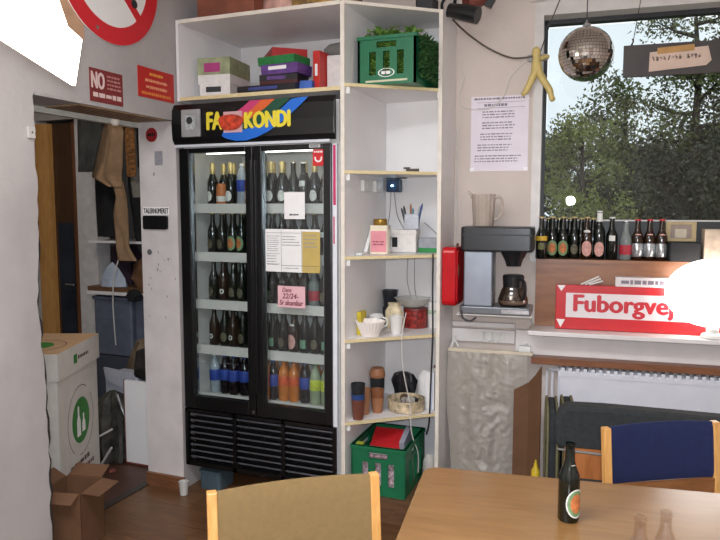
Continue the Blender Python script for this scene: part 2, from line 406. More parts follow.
TREES = [('slim pale green tree nearest the left edge of the window', -1.05, 14.8, 4.8, 1.1, 7500, G3, 11, .2, .045),
 ('low loose green tree right of the pale slim one', -0.35, 20.5, 6.5, 1.8, 7500, G2, 12, .15, .06),
 ('tall thin-leaved tree reaching above the hanging board', 1.15, 21.0, 8.8, 2.0, 9000, G2, 13, .3, .055),
 ('tall leafy tree at the right edge of the window view', 2.6, 22.5, 8.0, 2.1, 9000, G1, 14, .2, .07),
 ('dark broad tree far behind on the left of the window view', -3.3, 28.6, 5.4, 2.5, 11000, G1, 15, .1, .09),
 ('dark broad tree far behind in the middle of the window view', -0.6, 29.5, 5.2, 2.6, 12000, G1, 16, .05, .09),
 ('dark broad tree far behind on the right of the window view', 2.0, 30.5, 6.0, 2.7, 13000, G4, 17, .05, .09),
 ('deep green bush low down behind the beer bottles', -0.7, 16.0, 3.3, 1.3, 9000, G4, 18, .08, .06),
 ('deep green bush low down behind the picture frame', 0.75, 17.0, 4.2, 1.6, 11000, G4, 19, .08, .06),
 ('deep green bush at the far right of the window', 2.3, 18.0, 4.3, 1.7, 11000, G4, 20, .08, .06),
 ('dark tree beyond the right window jamb', 5.2, 25.0, 7.5, 2.6, 9000, G1, 21, .1, .1)]
for a in TREES: tree(*a)

# ================================================================== DRINKS FRIDGE
fx0, fx1, fy = -2.39, -1.425, 3.20
fr = thing('drinks_fridge', 'tall black two-door glass drinks fridge under the overhead cabinet', 'fridge', (-1.90, 3.5, 0))
M_fwhite = mat('fridge_inner_white', (226, 221, 214), 0.35, var=0.02)
M_fblack = mat('fridge_black', (14, 14, 15), 0.28, var=0.08, scale=12)
body = B()
body.box(fx0, 3.245, .15, fx0+.035, 3.85, 2.2).box(fx1-.035, 3.245, .15, fx1, 3.85, 2.2).box(fx0+.035, 3.81, .15, fx1-.035, 3.85, 2.2)
body.box(fx0+.035, 3.245, .15, fx1-.035, 3.81, .53).box(fx0+.035, 3.245, 1.972, fx1-.035, 3.81, 2.2)
bo = body.build('body', M_fwhite, fr, FA)
B().box(fx0-.004, 3.243, .15, fx0, 3.85, 2.2).box(fx0-.004, 3.2425, .15, fx0+.036, 3.245, 1.975).build('side_skin', M_fblack, fr, FA)
# header: bulged sign box
hp = [(3.183, 1.992), (3.178, 1.992), (3.160, 2.02), (3.154, 2.10), (3.160, 2.18), (3.178, 2.21), (3.183, 2.214)]
hd = B().prism(hp, -2.402, -1.415, 'x').build('header', M_fblack, fr, FA, bevel=0.006)
B().box(-2.392, 3.165, 1.978, -1.445, 3.184, 1.992).build('header_trim', mat('trim_silver', (205, 206, 210), 0.3, var=.02), hd, FA)
HY = 3.1535
def hz(z): return 3.1525
def band(name, pts, w, m, y):
    """curved coloured stripe on the header"""
    b = B(); P = [Vector((p[0], p[1])) for p in pts]
    L, Rr = [], []
    for i, p in enumerate(P):
        d = (P[min(i+1, len(P)-1)]-P[max(i-1, 0)]).normalized(); nrm = Vector((-d.y, d.x)); L.append(p+nrm*w/2); Rr.append(p-nrm*w/2)
    n = len(P); v = [(q.x, y, max(2.0, min(2.206, q.y))) for q in L+Rr]
    b.add(v, [(i, i+1, n+i+1, n+i) for i in range(n-1)])
    return b.build(name, m, hd, FA)
def sweep(x_top, end): 
    x0, z0 = x_top, 2.22; x1, z1 = end
    return [(x0+(x1-x0)*t, z0+(z1-z0)*(1-(1-t)**1.9)) for t in np.linspace(0, 1, 14)]
HB = 3.1528
band('stripe', [(-1.838, 2.231), (-1.88, 2.19), (-1.921, 2.158), (-1.97, 2.13), (-2.0, 2.12)], .050, mat('stripe_pink', (196, 60, 110), .4, var=0), HB)
band('stripe', [(-1.760, 2.231), (-1.81, 2.185), (-1.86, 2.145), (-1.94, 2.097), (-2.0, 2.08)], .058, mat('stripe_orange', (214, 96, 44), .4, var=0), HB-.0002)
band('stripe', [(-1.676, 2.231), (-1.73, 2.185), (-1.789, 2.141), (-1.898, 2.079), (-1.97, 2.055), (-2.03, 2.05)], .056, mat('stripe_green', (22, 74, 52), .4, var=0), HB-.0004)
band('stripe', [(-1.575, 2.231), (-1.635, 2.178), (-1.689, 2.136), (-1.75, 2.096), (-1.808, 2.065), (-1.87, 2.042), (-1.929, 2.029), (-1.98, 2.027), (-2.034, 2.04), (-2.06, 2.055)], .058, mat('stripe_blue', (28, 104, 200), .4, var=0), HB-.0006)
M_yel = mat('letter_yellow', (228, 208, 54), .4, var=0)
text('lettering', 'FA', M_yel, hd, FA, -2.164, -2.070, 2.066, 2.156, 3.1525, .001, bold=.006)
text('lettering', 'KONDI', M_yel, hd, FA, -1.927, -1.662, 2.064, 2.146, 3.1515, .001, bold=.006)
# red-orange sticker covering the middle letters, pink backing
B().box(-2.06, 3.1505, 2.045, -1.945, 3.153, 2.155).build('sticker_backing', mat('sticker_pink', (206, 160, 160), .6), hd, FA)
blob = B(); bl = [( -2.015+.074*math.cos(a)*(1+.10*math.sin(3*a+.4)), 2.098+.047*math.sin(a)*(1+.12*math.cos(2*a))) for a in np.linspace(0, 2*math.pi, 28, endpoint=False)]
blob.prism(bl, 3.143, 3.1505, 'y'); blob.build('sticker', mat('sticker_red', (192, 62, 34), .5, var=.25, scale=40), hd, FA, bevel=.002)
# grey bracket with a small picture at the left end of the header
br = B().box(-2.325, 3.138, 2.03, -2.205, 3.155, 2.178).build('bracket', mat('bracket_grey', (150, 148, 146), .4, var=.08), hd, FA, bevel=.004)
B().box(-2.295, 3.136, 2.07, -2.235, 3.1385, 2.145).build('picture', mat('tag_picture', (176, 178, 176), .5, var=.2, scale=60), hd, FA)
B().prism(arc(-2.268, 2.118, .02, 0, 2*math.pi, 12)[:-1], 3.1345, 3.1365, 'y').build('picture_figure', M_dark, hd, FA)
# doors
def fdoor(x0, x1, g0, g1, inner):
    z0, z1, a, b2 = .492, 1.974, .567, 1.948
    d = B().box(x0, fy, z0, g0, fy+.042, z1).box(g1, fy, z0, x1, fy+.042, z1).box(g0, fy, z0, g1, fy+.042, a).box(g0, fy, b2, g1, fy+.042, z1)
    o = d.build('door', M_fblack, fr, FA, bevel=.004)
    B().box(g0, fy+.015, a, g1, fy+.020, b2).build('glass_pane', M_clear, o, FA)
    gs = B().box(g0, fy+.024, a, g0+.012, fy+.040, b2).box(g1-.012, fy+.024, a, g1, fy+.04, b2)
    gs.build('pane_spacer', M_chrome, o, FA)
    return o
dl = fdoor(fx0, -1.917, -2.326, -1.962, 1)
dr = fdoor(-1.911, -1.452, -1.862, -1.497, 0)
B().box(-1.908, 3.188, .62, -1.893, fy, 1.90).build('handle', M_fblack, dr, FA, bevel=.003)
B().box(-1.935, 3.188, .62, -1.920, fy, 1.90).build('handle', M_fblack, dl, FA, bevel=.003)
B().cyl((-1.93, 3.196, .515), (-1.93, fy, .515), .008).build('lock', M_chrome, dl, FA)
B().box(-1.452, 3.215, .17, -1.428, 3.245, 1.974).build('edge_strip', mat('edge_white', (224, 224, 226), .4, var=.02), fr, FA)
B().box(-1.447, 3.2125, 1.66, -1.433, 3.215, 1.965).build('pink_strip', mat('strip_pink', (196, 40, 96), .5, var=.05), fr, FA)
B().box(-1.447, 3.2125, 1.46, -1.440, 3.215, 1.60).build('pink_strip', mat('strip_pink', (196, 40, 96), .5), fr, FA)
# lower grille: three columns of slats
gp = B().box(fx0, 3.232, .15, -1.43, 3.25, .486).build('grille_panel', M_fblack, fr, FA)
gb = B()
for x in (fx0, -2.068, -1.760, -1.452): gb.box(x, 3.199, .15, x+.022, 3.234, .486)
gb.box(fx0, 3.199, .15, -1.452, 3.234, .175).box(fx0, 3.199, .468, -1.452, 3.234, .486)
gb.build('grille_frame', M_fblack, gp, FA)
M_slat = mat('slat_black', (70, 70, 74), .25, var=.05)
slm = B().box(-.140, -.012, -.004, .143, .012, .004, rx=R(-35)).mesh('slat', M_slat)
for ci, xc in enumerate((-2.217, -1.903, -1.595)):
    for k in range(8):
        o = bpy.data.objects.new('slat', slm); C.objects.link(o); o.parent = gp
        o.location = (xc+1.90, 3.214-3.5, .198+k*.036)
        if ci == 0: B().box(-2.352, 3.199, .194+k*.036, -2.322, 3.203, .201+k*.036).build('slat_highlight', M_chrome, gp, FA)  # bright slivers imitating the highlight on the left slat ends
for (x, y) in ((fx0+.06, 3.32), (fx1-.06, 3.32), (fx0+.06, 3.76), (fx1-.06, 3.76)):
    B().lathe([(0, 0), (.022, 0), (.022, .02), (.014, .03), (.014, .15), (0, .15)], (x, y, 0), 12).build('foot', M_dark, fr, FA, True)
# shelves inside
SZ = [1.66, 1.385, 1.11, .845, .562]
M_strip = mat('price_strip', (212, 206, 198), .35, var=.02)
for i, z in enumerate(SZ):
    s = B().box(fx0+.037, 3.285, z-.012, fx1-.037, 3.80, z).build('shelf', mat('wire_shelf_white', (202, 198, 192), .4), fr, FA)
    B().box(fx0+.037, 3.272, z-.045, fx1-.037, 3.285, z+.008).build('price_strip', M_strip, s, FA)
# glowing bar added under the fridge ceiling to brighten the inside
B().box(-2.25, 3.262, 1.945, -1.55, 3.285, 1.968).build('interior_fill', mat('fridge_fill_glow', (255, 250, 240), .4, var=0, emit=4.5), fr, FA)

# papers on the glass
GY = 3.2135
def sheet(name, label, cat, x0, x1, z0, z1, m, y=GY, th=.0015, fr_=FA, group=None):
    t = thing(name, label, cat, ((x0+x1)/2, y, z0) if fr_ is FA else Wp((x0+x1)/2, -y, z0), 0 if fr_ is FA else WA, group)
    B().box(x0, y-th, z0, x1, y, z1).build('sheet', m, t, fr_)
    return t
q = sheet('paper_notice', 'small white paper notice taped high on the right fridge door', 'notice', -1.732, -1.61, 1.586, 1.728, M_paper)
lines(q, FA, -1.70, -1.645, 1.60, 1.618, 1, GY-.0016, M_ink, cell=.008)
q = sheet('price_list', 'white price list with a yellow right column taped to the fridge door', 'price list', -1.848, -1.523, 1.303, 1.532, M_paper)
B().box(-1.627, GY-.0022, 1.303, -1.523, GY-.0015, 1.520).build('yellow_column', mat('paper_yellow', (192, 166, 92), .7, var=.03), q, FA)
for (a, b_, n_, s_, z0_, z1_) in ((-1.838, -1.758, 8, 1, 1.41, 1.50), (-1.745, -1.635, 4, 2, 1.44, 1.50), (-1.618, -1.535, 4, 3, 1.43, 1.51), (-1.838, -1.765, 4, 6, 1.335, 1.395), (-1.74, -1.64, 1, 4, 1.318, 1.33), (-1.61, -1.54, 1, 5, 1.318, 1.33)):
    lines(q, FA, a, b_, z0_, z1_, n_, GY-.0023, mat('pale_ink', (150, 146, 146), .7, var=0), seed=s_, fill=.35, cell=.008)
rl = B()
for z in (1.512, 1.40, 1.345): rl.box(-1.845, GY-.0024, z-.0008, -1.76 if z < 1.5 else -1.63, GY-.0016, z+.0008)
for x in (-1.752, -1.630): rl.box(x-.0008, GY-.0024, 1.31, x+.0008, GY-.0016, 1.525)
rl.box(-1.752, GY-.0024, 1.337, -1.53, GY-.0016, 1.339)
rl.build('ruled_lines', M_ink, q, FA)
q = sheet('pink_note', 'pink handwritten price note taped to the right fridge door', 'note', -1.776, -1.612, 1.112, 1.228, mat('paper_pink', (226, 178, 182), .7, var=.02))
M_pen = mat('pen_ink', (110, 30, 44), .6, var=0)
text('handwriting', 'Dans', M_pen, q, FA, -1.748, -1.692, 1.196, 1.218, GY-.0016, .0006, bold=.0008, shear=.2)
text('handwriting', '22/24-', M_pen, q, FA, -1.748, -1.652, 1.160, 1.188, GY-.0016, .0006, bold=.001, shear=.2)
text('handwriting', 'Sr skumbar', M_pen, q, FA, -1.766, -1.624, 1.124, 1.152, GY-.0016, .0006, bold=.0012, shear=.2)
q = sheet('red_sticker', 'small red sticker with a white letter in the top corner of the fridge door', 'sticker', -1.562, -1.499, 1.862, 1.946, mat('sticker_signal', (204, 34, 40), .5, var=.02))
cb = B(); cc = arc(-1.530, 1.902, .022, R(-200), R(20), 14); cb.prism(cc+arc(-1.530, 1.902, .014, R(20), R(-200), 14), GY-.0024, GY-.0016, 'y'); cb.build('letter', M_paper, q, FA)
lines(q, FA, -1.555, -1.506, 1.925, 1.942, 1, GY-.0016, M_paper, seed=4, ragged=0, cell=.01)
q = sheet('fridge_plate', 'tiny silver label plate above the red sticker on the fridge', 'label', -1.575, -1.512, 1.955, 1.973, mat('plate_silver', (200, 200, 196), .4), y=3.199)
lines(q, FA, -1.568, -1.52, 1.957, 1.971, 2, 3.1974, M_ink, seed=9, ragged=0.1, cell=.007)

# ------------------------------------------------------------------ bottles
def prof_beer(h=.232, r=.0305): return [(0, 0), (r*.9, 0), (r, .004), (r, h*.52), (r*.93, h*.58), (r*.62, h*.68), (r*.46, h*.76), (r*.42, h*.94), (r*.47, h*.945), (r*.47, h*.97)]
def prof_pet(h=.235, r=.032): return [(0, 0), (r*.8, 0), (r, .012), (r*.96, h*.25), (r, h*.32), (r, h*.6), (r*.93, h*.68), (r*.5, h*.86), (r*.36, h*.9), (r*.36, h*.94)]
def cap(r, z, hh=.008): return [(0, z), (r, z), (r*1.04, z+.001), (r, z+hh), (0, z+hh)]
def bandp(r, z0, z1): return [(r+.0005, z0), (r+.0008, z0+.0006), (r+.0008, z1-.0006), (r+.0005, z1)]
def patch(r, zc, w, hgt, n=16, oval=True):
    """label patch wrapped on the front of a bottle"""
    b = B(); v = [(0, -r-.0008, zc)]; K = 4
    for k in range(1, K+1):
        for i in range(n):
            a = 2*math.pi*i/n; u = math.cos(a)*w; dz = math.sin(a)*hgt
            if not oval: u = max(-w*.8, min(w*.8, u*1.5)); dz = max(-hgt*.8, min(hgt*.8, dz*1.5))
            th = u*k/K/r; v.append((math.sin(th)*(r+.0008), -math.cos(th)*(r+.0008), zc+dz*k/K))
    f = [(0, 1+i, 1+(i+1) % n) for i in range(n)]
    for k in range(K-1): f += [(1+k*n+i, 1+(k+1)*n+i, 1+(k+1)*n+(i+1) % n, 1+k*n+(i+1) % n) for i in range(n)]
    b.add(v, f)
    return b
M_bglass = mat('bottle_dark_green', (12, 18, 12), .12, var=.15, scale=30, spec=.6)
M_bbrown = mat('bottle_brown', (38, 20, 9), .12, var=.15, scale=30, spec=.6)
M_gold = mat('gold_foil', (206, 182, 122), .35, metal=.4, var=.1, scale=60)
M_lgreen = mat('label_green', (112, 140, 96), .6, var=.1, scale=80)
M_lorange = mat('label_orange', (192, 112, 62), .6, var=.12, scale=80)
M_lpink = mat('label_pinkish', (204, 152, 140), .6, var=.1, scale=80)
M_lwhite = mat('label_white', (214, 212, 204), .6, var=.06, scale=80)
M_lyel = mat('label_yellow', (220, 176, 48), .6, var=.1, scale=80)
M_lblue = mat('label_blue', (40, 66, 150), .6, var=.1, scale=80)
M_lime = mat('label_lime', (196, 204, 60), .6, var=.1, scale=80)
M_capw = mat('cap_white', (222, 220, 214), .4, var=.02)
M_capblue = mat('cap_blue', (54, 82, 150), .4)
PROTO = {}
def kind(key, parts): PROTO[key] = parts      # list of (part name, mesh)
def ms(b, nm, m): return (nm, b.mesh(nm, m, None, True))
h = .232; r = .0305
kind('foil', [ms(B().lathe(prof_beer(.238), n=14), 'bottle', M_bglass), ms(B().lathe([(0, .23), (.014, .23), (.0145, .238), (.0, .239)], n=12).lathe(bandp(.0145, .168, .23), n=12), 'foil_neck', M_gold), ms(patch(r, .05, .022, .03), 'label', M_lwhite)])
kind('oval', [ms(B().lathe(prof_beer(), n=14), 'bottle', M_bglass), ms(B().lathe(cap(.0148, .222), n=12), 'cap', M_gold), ms(patch(r, .058, .031, .042), 'label', M_lgreen), ms(patch(r+.0006, .058, .019, .028), 'label_centre', M_lorange), ms(patch(.0165, .150, .015, .010), 'neck_label', mat('neck_tan', (170, 140, 110), .6))])
kind('plain', [ms(B().lathe(prof_beer(), n=14), 'bottle', M_bglass), ms(B().lathe(cap(.0148, .222), n=12), 'cap', M_gold), ms(patch(r, .052, .02, .028), 'label', mat('label_dim', (92, 84, 64), .6, var=.2, scale=80))])
kind('logo', [ms(B().lathe(prof_beer(), n=14), 'bottle', M_bbrown), ms(B().lathe(cap(.0148, .222), n=12), 'cap', M_chrome), ms(patch(r, .055, .013, .015), 'label', M_lwhite), ms(patch(r+.0006, .055, .007, .008), 'label_centre', M_dark)])
kind('can', [ms(B().lathe([(0, 0), (.027, 0), (.032, .008), (.032, .105), (.026, .118), (.026, .121), (0, .118)], n=16), 'can', M_lorange), ms(B().lathe(bandp(.032, .02, .05), n=16), 'label', M_lwhite)])
kind('bluepet', [ms(B().lathe(prof_pet(), n=14), 'bottle', mat('soda_dark', (22, 16, 20), .15, var=.1)), ms(B().lathe(bandp(.032, .08, .145), n=14), 'label', M_lblue), ms(B().lathe(cap(.0135, .215, .016), n=12), 'cap', M_capblue)])
kind('orangepet', [ms(B().lathe(prof_pet(), n=14), 'bottle', mat('soda_orange', (196, 112, 36), .15, var=.1)), ms(B().lathe(bandp(.032, .09, .145), n=14), 'label', mat('label_redorange', (206, 84, 36), .6, var=.2, scale=60)), ms(B().lathe(cap(.0135, .215, .016), n=12), 'cap', M_lorange)])
kind('limepet', [ms(B().lathe(prof_pet(), n=14), 'bottle', mat('soda_pale', (150, 160, 130), .12, var=.1)), ms(B().lathe(bandp(.032, .08, .14), n=14), 'label', M_lime), ms(B().lathe(cap(.0135, .215, .016), n=12), 'cap', M_lgreen)])
kind('clearpet', [ms(B().lathe(prof_pet(), n=14), 'bottle', mat('soda_clear', (150, 158, 164), .08, var=.06)), ms(B().lathe(bandp(.032, .075, .14), n=14), 'label', M_lblue), ms(B().lathe(cap(.0135, .215, .016), n=12), 'cap', M_capw)])
kind('amber', [ms(B().lathe(prof_beer(.236), n=14), 'bottle', mat('amber_glass', (150, 84, 20), .12, var=.1)), ms(B().lathe(cap(.0148, .226), n=12), 'cap', M_lorange), ms(patch(r, .055, .024, .03, oval=False), 'label', M_lpink)])
kind('redjar', [ms(B().lathe(prof_beer(.22, .031), n=14), 'bottle', mat('clear_grey_glass', (120, 128, 124), .08, var=.05)), ms(B().lathe(bandp(.031, .03, .085), n=14), 'label', mat('label_crimson', (176, 40, 56), .6, var=.1)), ms(B().lathe(cap(.0148, .21), n=12), 'cap', M_chrome)])
kind('whitecap', [ms(B().lathe(prof_beer(.265, .031), n=14), 'bottle', M_bglass), ms(B().lathe([(0, .262), (.0145, .262), (.0145, .235), (.0155, .205), (.0138, .204)][::-1], n=12).lathe(cap(.0145, .255, .008), n=12), 'foil_neck', M_capw), ms(patch(r, .055, .028, .04), 'label', M_lpink), ms(patch(r*.9, .125, .02, .014), 'neck_label', M_lpink)])
kind('whitelabel', [ms(B().lathe(prof_beer(), n=14), 'bottle', M_bglass), ms(B().lathe(cap(.0148, .222), n=12), 'cap', M_capw), ms(patch(r, .115, .02, .018, oval=False), 'label', M_lwhite)])
kind('pinkoval', [ms(B().lathe(prof_beer(), n=14), 'bottle', M_bbrown), ms(B().lathe(cap(.0148, .222), n=12), 'cap', M_gold), ms(patch(r, .058, .029, .042), 'label', M_lpink), ms(patch(r*.75, .15, .018, .01), 'neck_label', M_lwhite)])
kind('yellow', [ms(B().lathe(prof_beer(), n=14), 'bottle', M_bglass), ms(B().lathe(cap(.0148, .222), n=12), 'cap', M_gold), ms(B().lathe(bandp(r, .10, .125), n=14), 'label', M_lyel), ms(patch(r, .07, .02, .022, oval=False), 'lower_label', mat('label_olive', (120, 120, 70), .6))])
kind('silverband', [ms(B().lathe(prof_beer(), n=14), 'bottle', M_bbrown), ms(B().lathe(cap(.0148, .222), n=12), 'cap', M_red), ms(B().lathe(bandp(r, .02, .095), n=14), 'label', mat('silver_label', (176, 178, 180), .25, metal=.7, var=.25, scale=50)), ms(patch(r*.8, .135, .02, .014), 'neck_label', M_lpink)])
kind('greenlabel', [ms(B().lathe(prof_beer(), n=14), 'bottle', M_bglass), ms(B().lathe(cap(.0148, .222), n=12), 'cap', M_chrome), ms(patch(r, .05, .024, .03, oval=False), 'label', mat('label_palegreen', (110, 150, 122), .6, var=.15, scale=70))])
def put(key, label, loc, rz=0.0, cat='bottle', group=None, sc=1.0):
    parts = PROTO[key]; nm = {'can': 'drink_can'}.get(key, 'soda_bottle' if key.endswith('pet') else 'beer_bottle')
    o = bpy.data.objects.new(nm, parts[0][1]); C.objects.link(o); o.location = loc; o.rotation_euler = (0, 0, rz); o.scale = (1, 1, sc)
    tag(o, label, cat, group)
    for n_, me in parts[1:]:
        c = bpy.data.objects.new(n_, me); C.objects.link(c); c.parent = o
    return o
shelfname = ['top', 'second', 'third', 'fourth', 'bottom']
desc = {'foil': 'dark bottle with gold foil neck', 'oval': 'dark bottle with green oval label', 'plain': 'dark bottle with dim label', 'logo': 'brown bottle with round white logo',
        'can': 'squat orange can', 'bluepet': 'cola bottle with blue label', 'orangepet': 'orange soda bottle', 'limepet': 'pale soda bottle with lime label', 'clearpet': 'clear bottle with blue label',
        'amber': 'amber bottle with pinkish label', 'redjar': 'clear bottle with crimson label', 'greenlabel': 'dark bottle with pale green label', 'silverband': 'brown bottle with silver label', 'whitelabel': 'dark bottle with white label'}
ROWS = [['foil', 'can', 'foil', 'clearpet', 'amber', None, 'foil', 'foil', 'greenlabel', 'whitelabel', 'foil', 'silverband'],
        ['plain', 'plain', 'oval', 'oval', 'oval', None, 'plain', 'greenlabel', 'plain', 'plain', 'plain', 'whitelabel'],
        ['plain', 'logo', 'plain', 'plain', 'oval', None, 'plain', 'greenlabel', 'plain', 'plain', 'redjar', 'plain'],
        ['logo', 'plain', 'logo', 'plain', 'logo', None, 'greenlabel', 'plain', 'pinkoval', 'greenlabel', 'plain', 'greenlabel'],
        ['clearpet', 'bluepet', 'bluepet', 'bluepet', 'orangepet', None, 'bluepet', 'orangepet', 'orangepet', 'bluepet', 'limepet', 'limepet']]
desc['pinkoval'] = 'dark bottle with pink oval label'
XS = [-2.265+.0655*i for i in range(12)]
rnd = random.Random(2)
ORD = ['first', 'second', 'third', 'fourth', 'fifth', 'sixth', 'seventh', 'eighth', 'ninth', 'tenth', 'eleventh', 'twelfth']
for i, row in enumerate(ROWS):
    for j, k in enumerate(row):
        x = XS[j]+rnd.uniform(-.004, .004)
        kk = k or row[j-1]
        dn = 'left' if j < 6 else 'right'
        put(kk, f'{desc[kk]}, {ORD[j]} from left in front row, {shelfname[i]} fridge shelf', (x, 3.33+rnd.uniform(-.006, .006), SZ[i]+.001), rnd.uniform(-.4, .4), 'can' if kk == 'can' else 'bottle', f'front row on the {shelfname[i]} fridge shelf')
        k2 = 'foil' if i == 0 else ('plain' if i < 4 else ('bluepet' if j < 4 else 'orangepet'))
        put(k2, f'{desc[k2]}, {ORD[j]} from left in rear row, {shelfname[i]} fridge shelf', (x+.033 if j < 11 else x-.005, 3.405+rnd.uniform(-.004, .004), SZ[i]+.001), rnd.uniform(-.4, .4), 'bottle', f'second row on the {shelfname[i]} fridge shelf')
# white remote-like price clip in the fridge bottom
one('shelf_rail_clip', 'white rail with a small black clip lying on the fridge floor', 'rail', B().box(-1.70, 3.262, .53, -1.50, 3.270, .545), M_capw)
# things under the fridge
one('blue_box', 'small dusty blue box pushed under the left end of the fridge', 'box', B().prism(rrect(-2.33, 3.24, -2.19, 3.40, .02), 0, .1, 'z').prism(rrect(-2.335, 3.235, -2.185, 3.405, .02), .1, .112, 'z'), mat('dusty_blue', (66, 82, 90), .7))
cupb = B().lathe([(0, .002), (.022, 0), (.028, .075), (.0295, .076), (.0265, .075), (.0205, .005), (0, .004)], (-2.36, 3.13, 0), 18)
one('plastic_cup', 'whitish plastic cup on the floor by the door jamb', 'cup', cupb, mat('cup_milky', (196, 192, 186), .4), smooth=True)

# ================================================================== OVERHEAD CABINET (over the fridge)
cab = thing('overhead_cabinet', 'white open cabinet above the drinks fridge holding board games', 'cabinet', (-1.89, 3.52, 2.235))
CX0, CX1 = -2.392, -1.402
B().box(CX0, 3.2, 2.235, CX0+.018, 3.86, 2.675).build('side_panel', M_white, cab, FA)
B().box(CX0+.018, 3.21, 2.238, CX1, 3.86, 2.256).build('bottom_board', M_white, cab, FA)
B().box(CX0+.018, 3.21, 2.657, CX1, 3.86, 2.675).build('top_board', M_white, cab, FA)
B().box(CX0+.018, 3.845, 2.256, CX1, 3.86, 2.657).build('back_panel', M_white, cab, FA)
B().box(CX0+.018, 3.2, 2.237, CX1, 3.21, 2.257).build('edge_band', M_edge, cab, FA)
B().box(CX0+.018, 3.2, 2.656, CX1, 3.21, 2.676).build('edge_band', M_cream, cab, FA)

# ================================================================== TALL SHELF UNIT (shelves cut on a diagonal)
su = thing('shelf_unit', 'tall white open shelf unit with diagonal front edges beside the fridge', 'shelf', (-1.18, 3.55, 0))
LX0, LX1, RX0, RX1 = -1.400, -1.378, -.984, -.9635
def fy_at(x): return 3.2+(x-LX1)/(RX0-LX1)*.335
def panel(x0, x1, y0, y1):
    p = B().box(x0, y0+.012, 0, x1, y1, 2.672).build('side_panel', M_white, su, FA)
    B().box(x0, y0, 0, x1, y0+.012, 2.672).build('edge_band', M_cream, p, FA)
panel(LX0, LX1, 3.2, 3.86); panel(RX0, RX1, 3.535, 3.83)
B().box(LX1, 3.825, 0, RX0, 3.84, 2.655).build('back_panel', M_white, su, FA)
SH = [2.27, 1.835, 1.395, .96, .52]
for i, z in enumerate(SH+[2.673]):
    th = .015; a, b_ = fy_at(LX1), fy_at(RX0)
    o = B().prism([(LX1, a+.012), (RX0, b_+.012), (RX0, 3.825), (LX1, 3.825)], z-th, z, 'z').build('shelf_board', M_white, su, FA)
    B().prism([(LX1, a), (RX0, b_), (RX0, b_+.012), (LX1, a+.012)], z-th-.0005, z+.0005, 'z').build('edge_band', M_edge if i < 5 else M_cream, o, FA)
    if i < 5:
        B().box(LX1, 3.222, z-.05, LX1+.02, 3.240, z-th).build('shelf_support', M_capw, su, FA, bevel=.003)
        B().box(RX0-.014, 3.56, z-.045, RX0, 3.576, z-th).build('shelf_support', M_capw, su, FA, bevel=.003)
B().box(LX1, 3.23, 0, RX0, 3.825, .13).build('plinth', wood_mat('plinth_brown', (84, 58, 40), (112, 80, 54), 5, (2, 12, 12)), su, FA)

# ---- bottle crates
M_crate = mat('crate_green', (18, 104, 66), .45, var=.05)
def crate(name, label, loc, rz, w, d, hgt, mark=True):
    t = thing(name, label, 'crate', loc, rz)
    x0, x1, y0, y1, q = -w/2, w/2, -d/2, d/2, .012
    def wall(lng, nm, rot, off):
        # a wall with a grip slot and three tall openings: built from bars
        b = B(); L0, L1 = -lng/2, lng/2; k = lng*.13; g = lng*.115
        zs0, zs1 = hgt*.20, hgt*.68
        xs = [L0]; c = [-lng*.24, 0, lng*.24]
        b.box(L0, -q/2, 0, L1, q/2, zs0)
        prev = L0
        for cc_ in c: b.box(prev, -q/2, zs0, cc_-g/2, q/2, zs1); prev = cc_+g/2
        b.box(prev, -q/2, zs0, L1, q/2, zs1)
        b.box(L0, -q/2, zs1, L1, q/2, hgt*.76)
        b.box(L0, -q/2, hgt*.76, -lng*.17, q/2, hgt*.88).box(lng*.17, -q/2, hgt*.76, L1, q/2, hgt*.88)
        b.box(L0, -q/2, hgt*.88, L1, q/2, hgt)
        b.box(L0, -q, hgt*.93, L1, q, hgt)
        M = Matrix.Rotation(rot, 4, 'Z') @ Matrix.Translation((0, off, 0))
        b.v = [tuple(M @ Vector(p)) for p in b.v]
        return b.build(nm, M_crate, t)
    wall(w, 'wall', 0, y0+q/2); wall(w, 'wall', R(180), y0+q/2); wall(d, 'wall', R(90), x0+q/2); wall(d, 'wall', R(-90), x0+q/2)
    B().box(x0+q, y0+q, 0, x1-q, y1-q, .012).build('bottom', M_crate, t)
    if mark:
        ring = B().prism(arc(0, 0, 1, 0, 2*math.pi, 24)[:-1], -.001, 0, 'y')
        o2 = arc(0, 0, 1, 0, 2*math.pi, 24); i2 = arc(0, 0, .86, 2*math.pi, 0, 24)
        rb = B(); n = len(o2); rb.add([(p[0]*.045, y0-.0005, hgt*.24+p[1]*.022) for p in o2]+[(p[0]*.045, y0-.0005, hgt*.24+p[1]*.022) for p in reversed(i2)], [(i, i+1, n+i+1, n+i) for i in range(n-1)])
        rb.build('emblem', M_paper, t)
        lines(t, None, -.026, .026, hgt*.24-.01, hgt*.24+.01, 1, y0-.0002, M_paper, seed=5, ragged=0, fill=.8, cell=.012, name='emblem_letters')
        B().box(-w*.36, y0-.0006, hgt*.055, w*.36, y0, hgt*.095).build('tape_strip', mat('tape_cream', (206, 200, 168), .6), t)
    return t
crate('bottle_crate', 'green plastic bottle crate full of green garlands on the upper shelf', (-1.198, 3.52, 2.271), 0, .312, .40, .243)
crate('bottle_crate', 'green plastic bottle crate holding a red folder at the bottom of the shelf unit', (-1.218, 3.445, .131), R(2), .30, .395, .262, False)
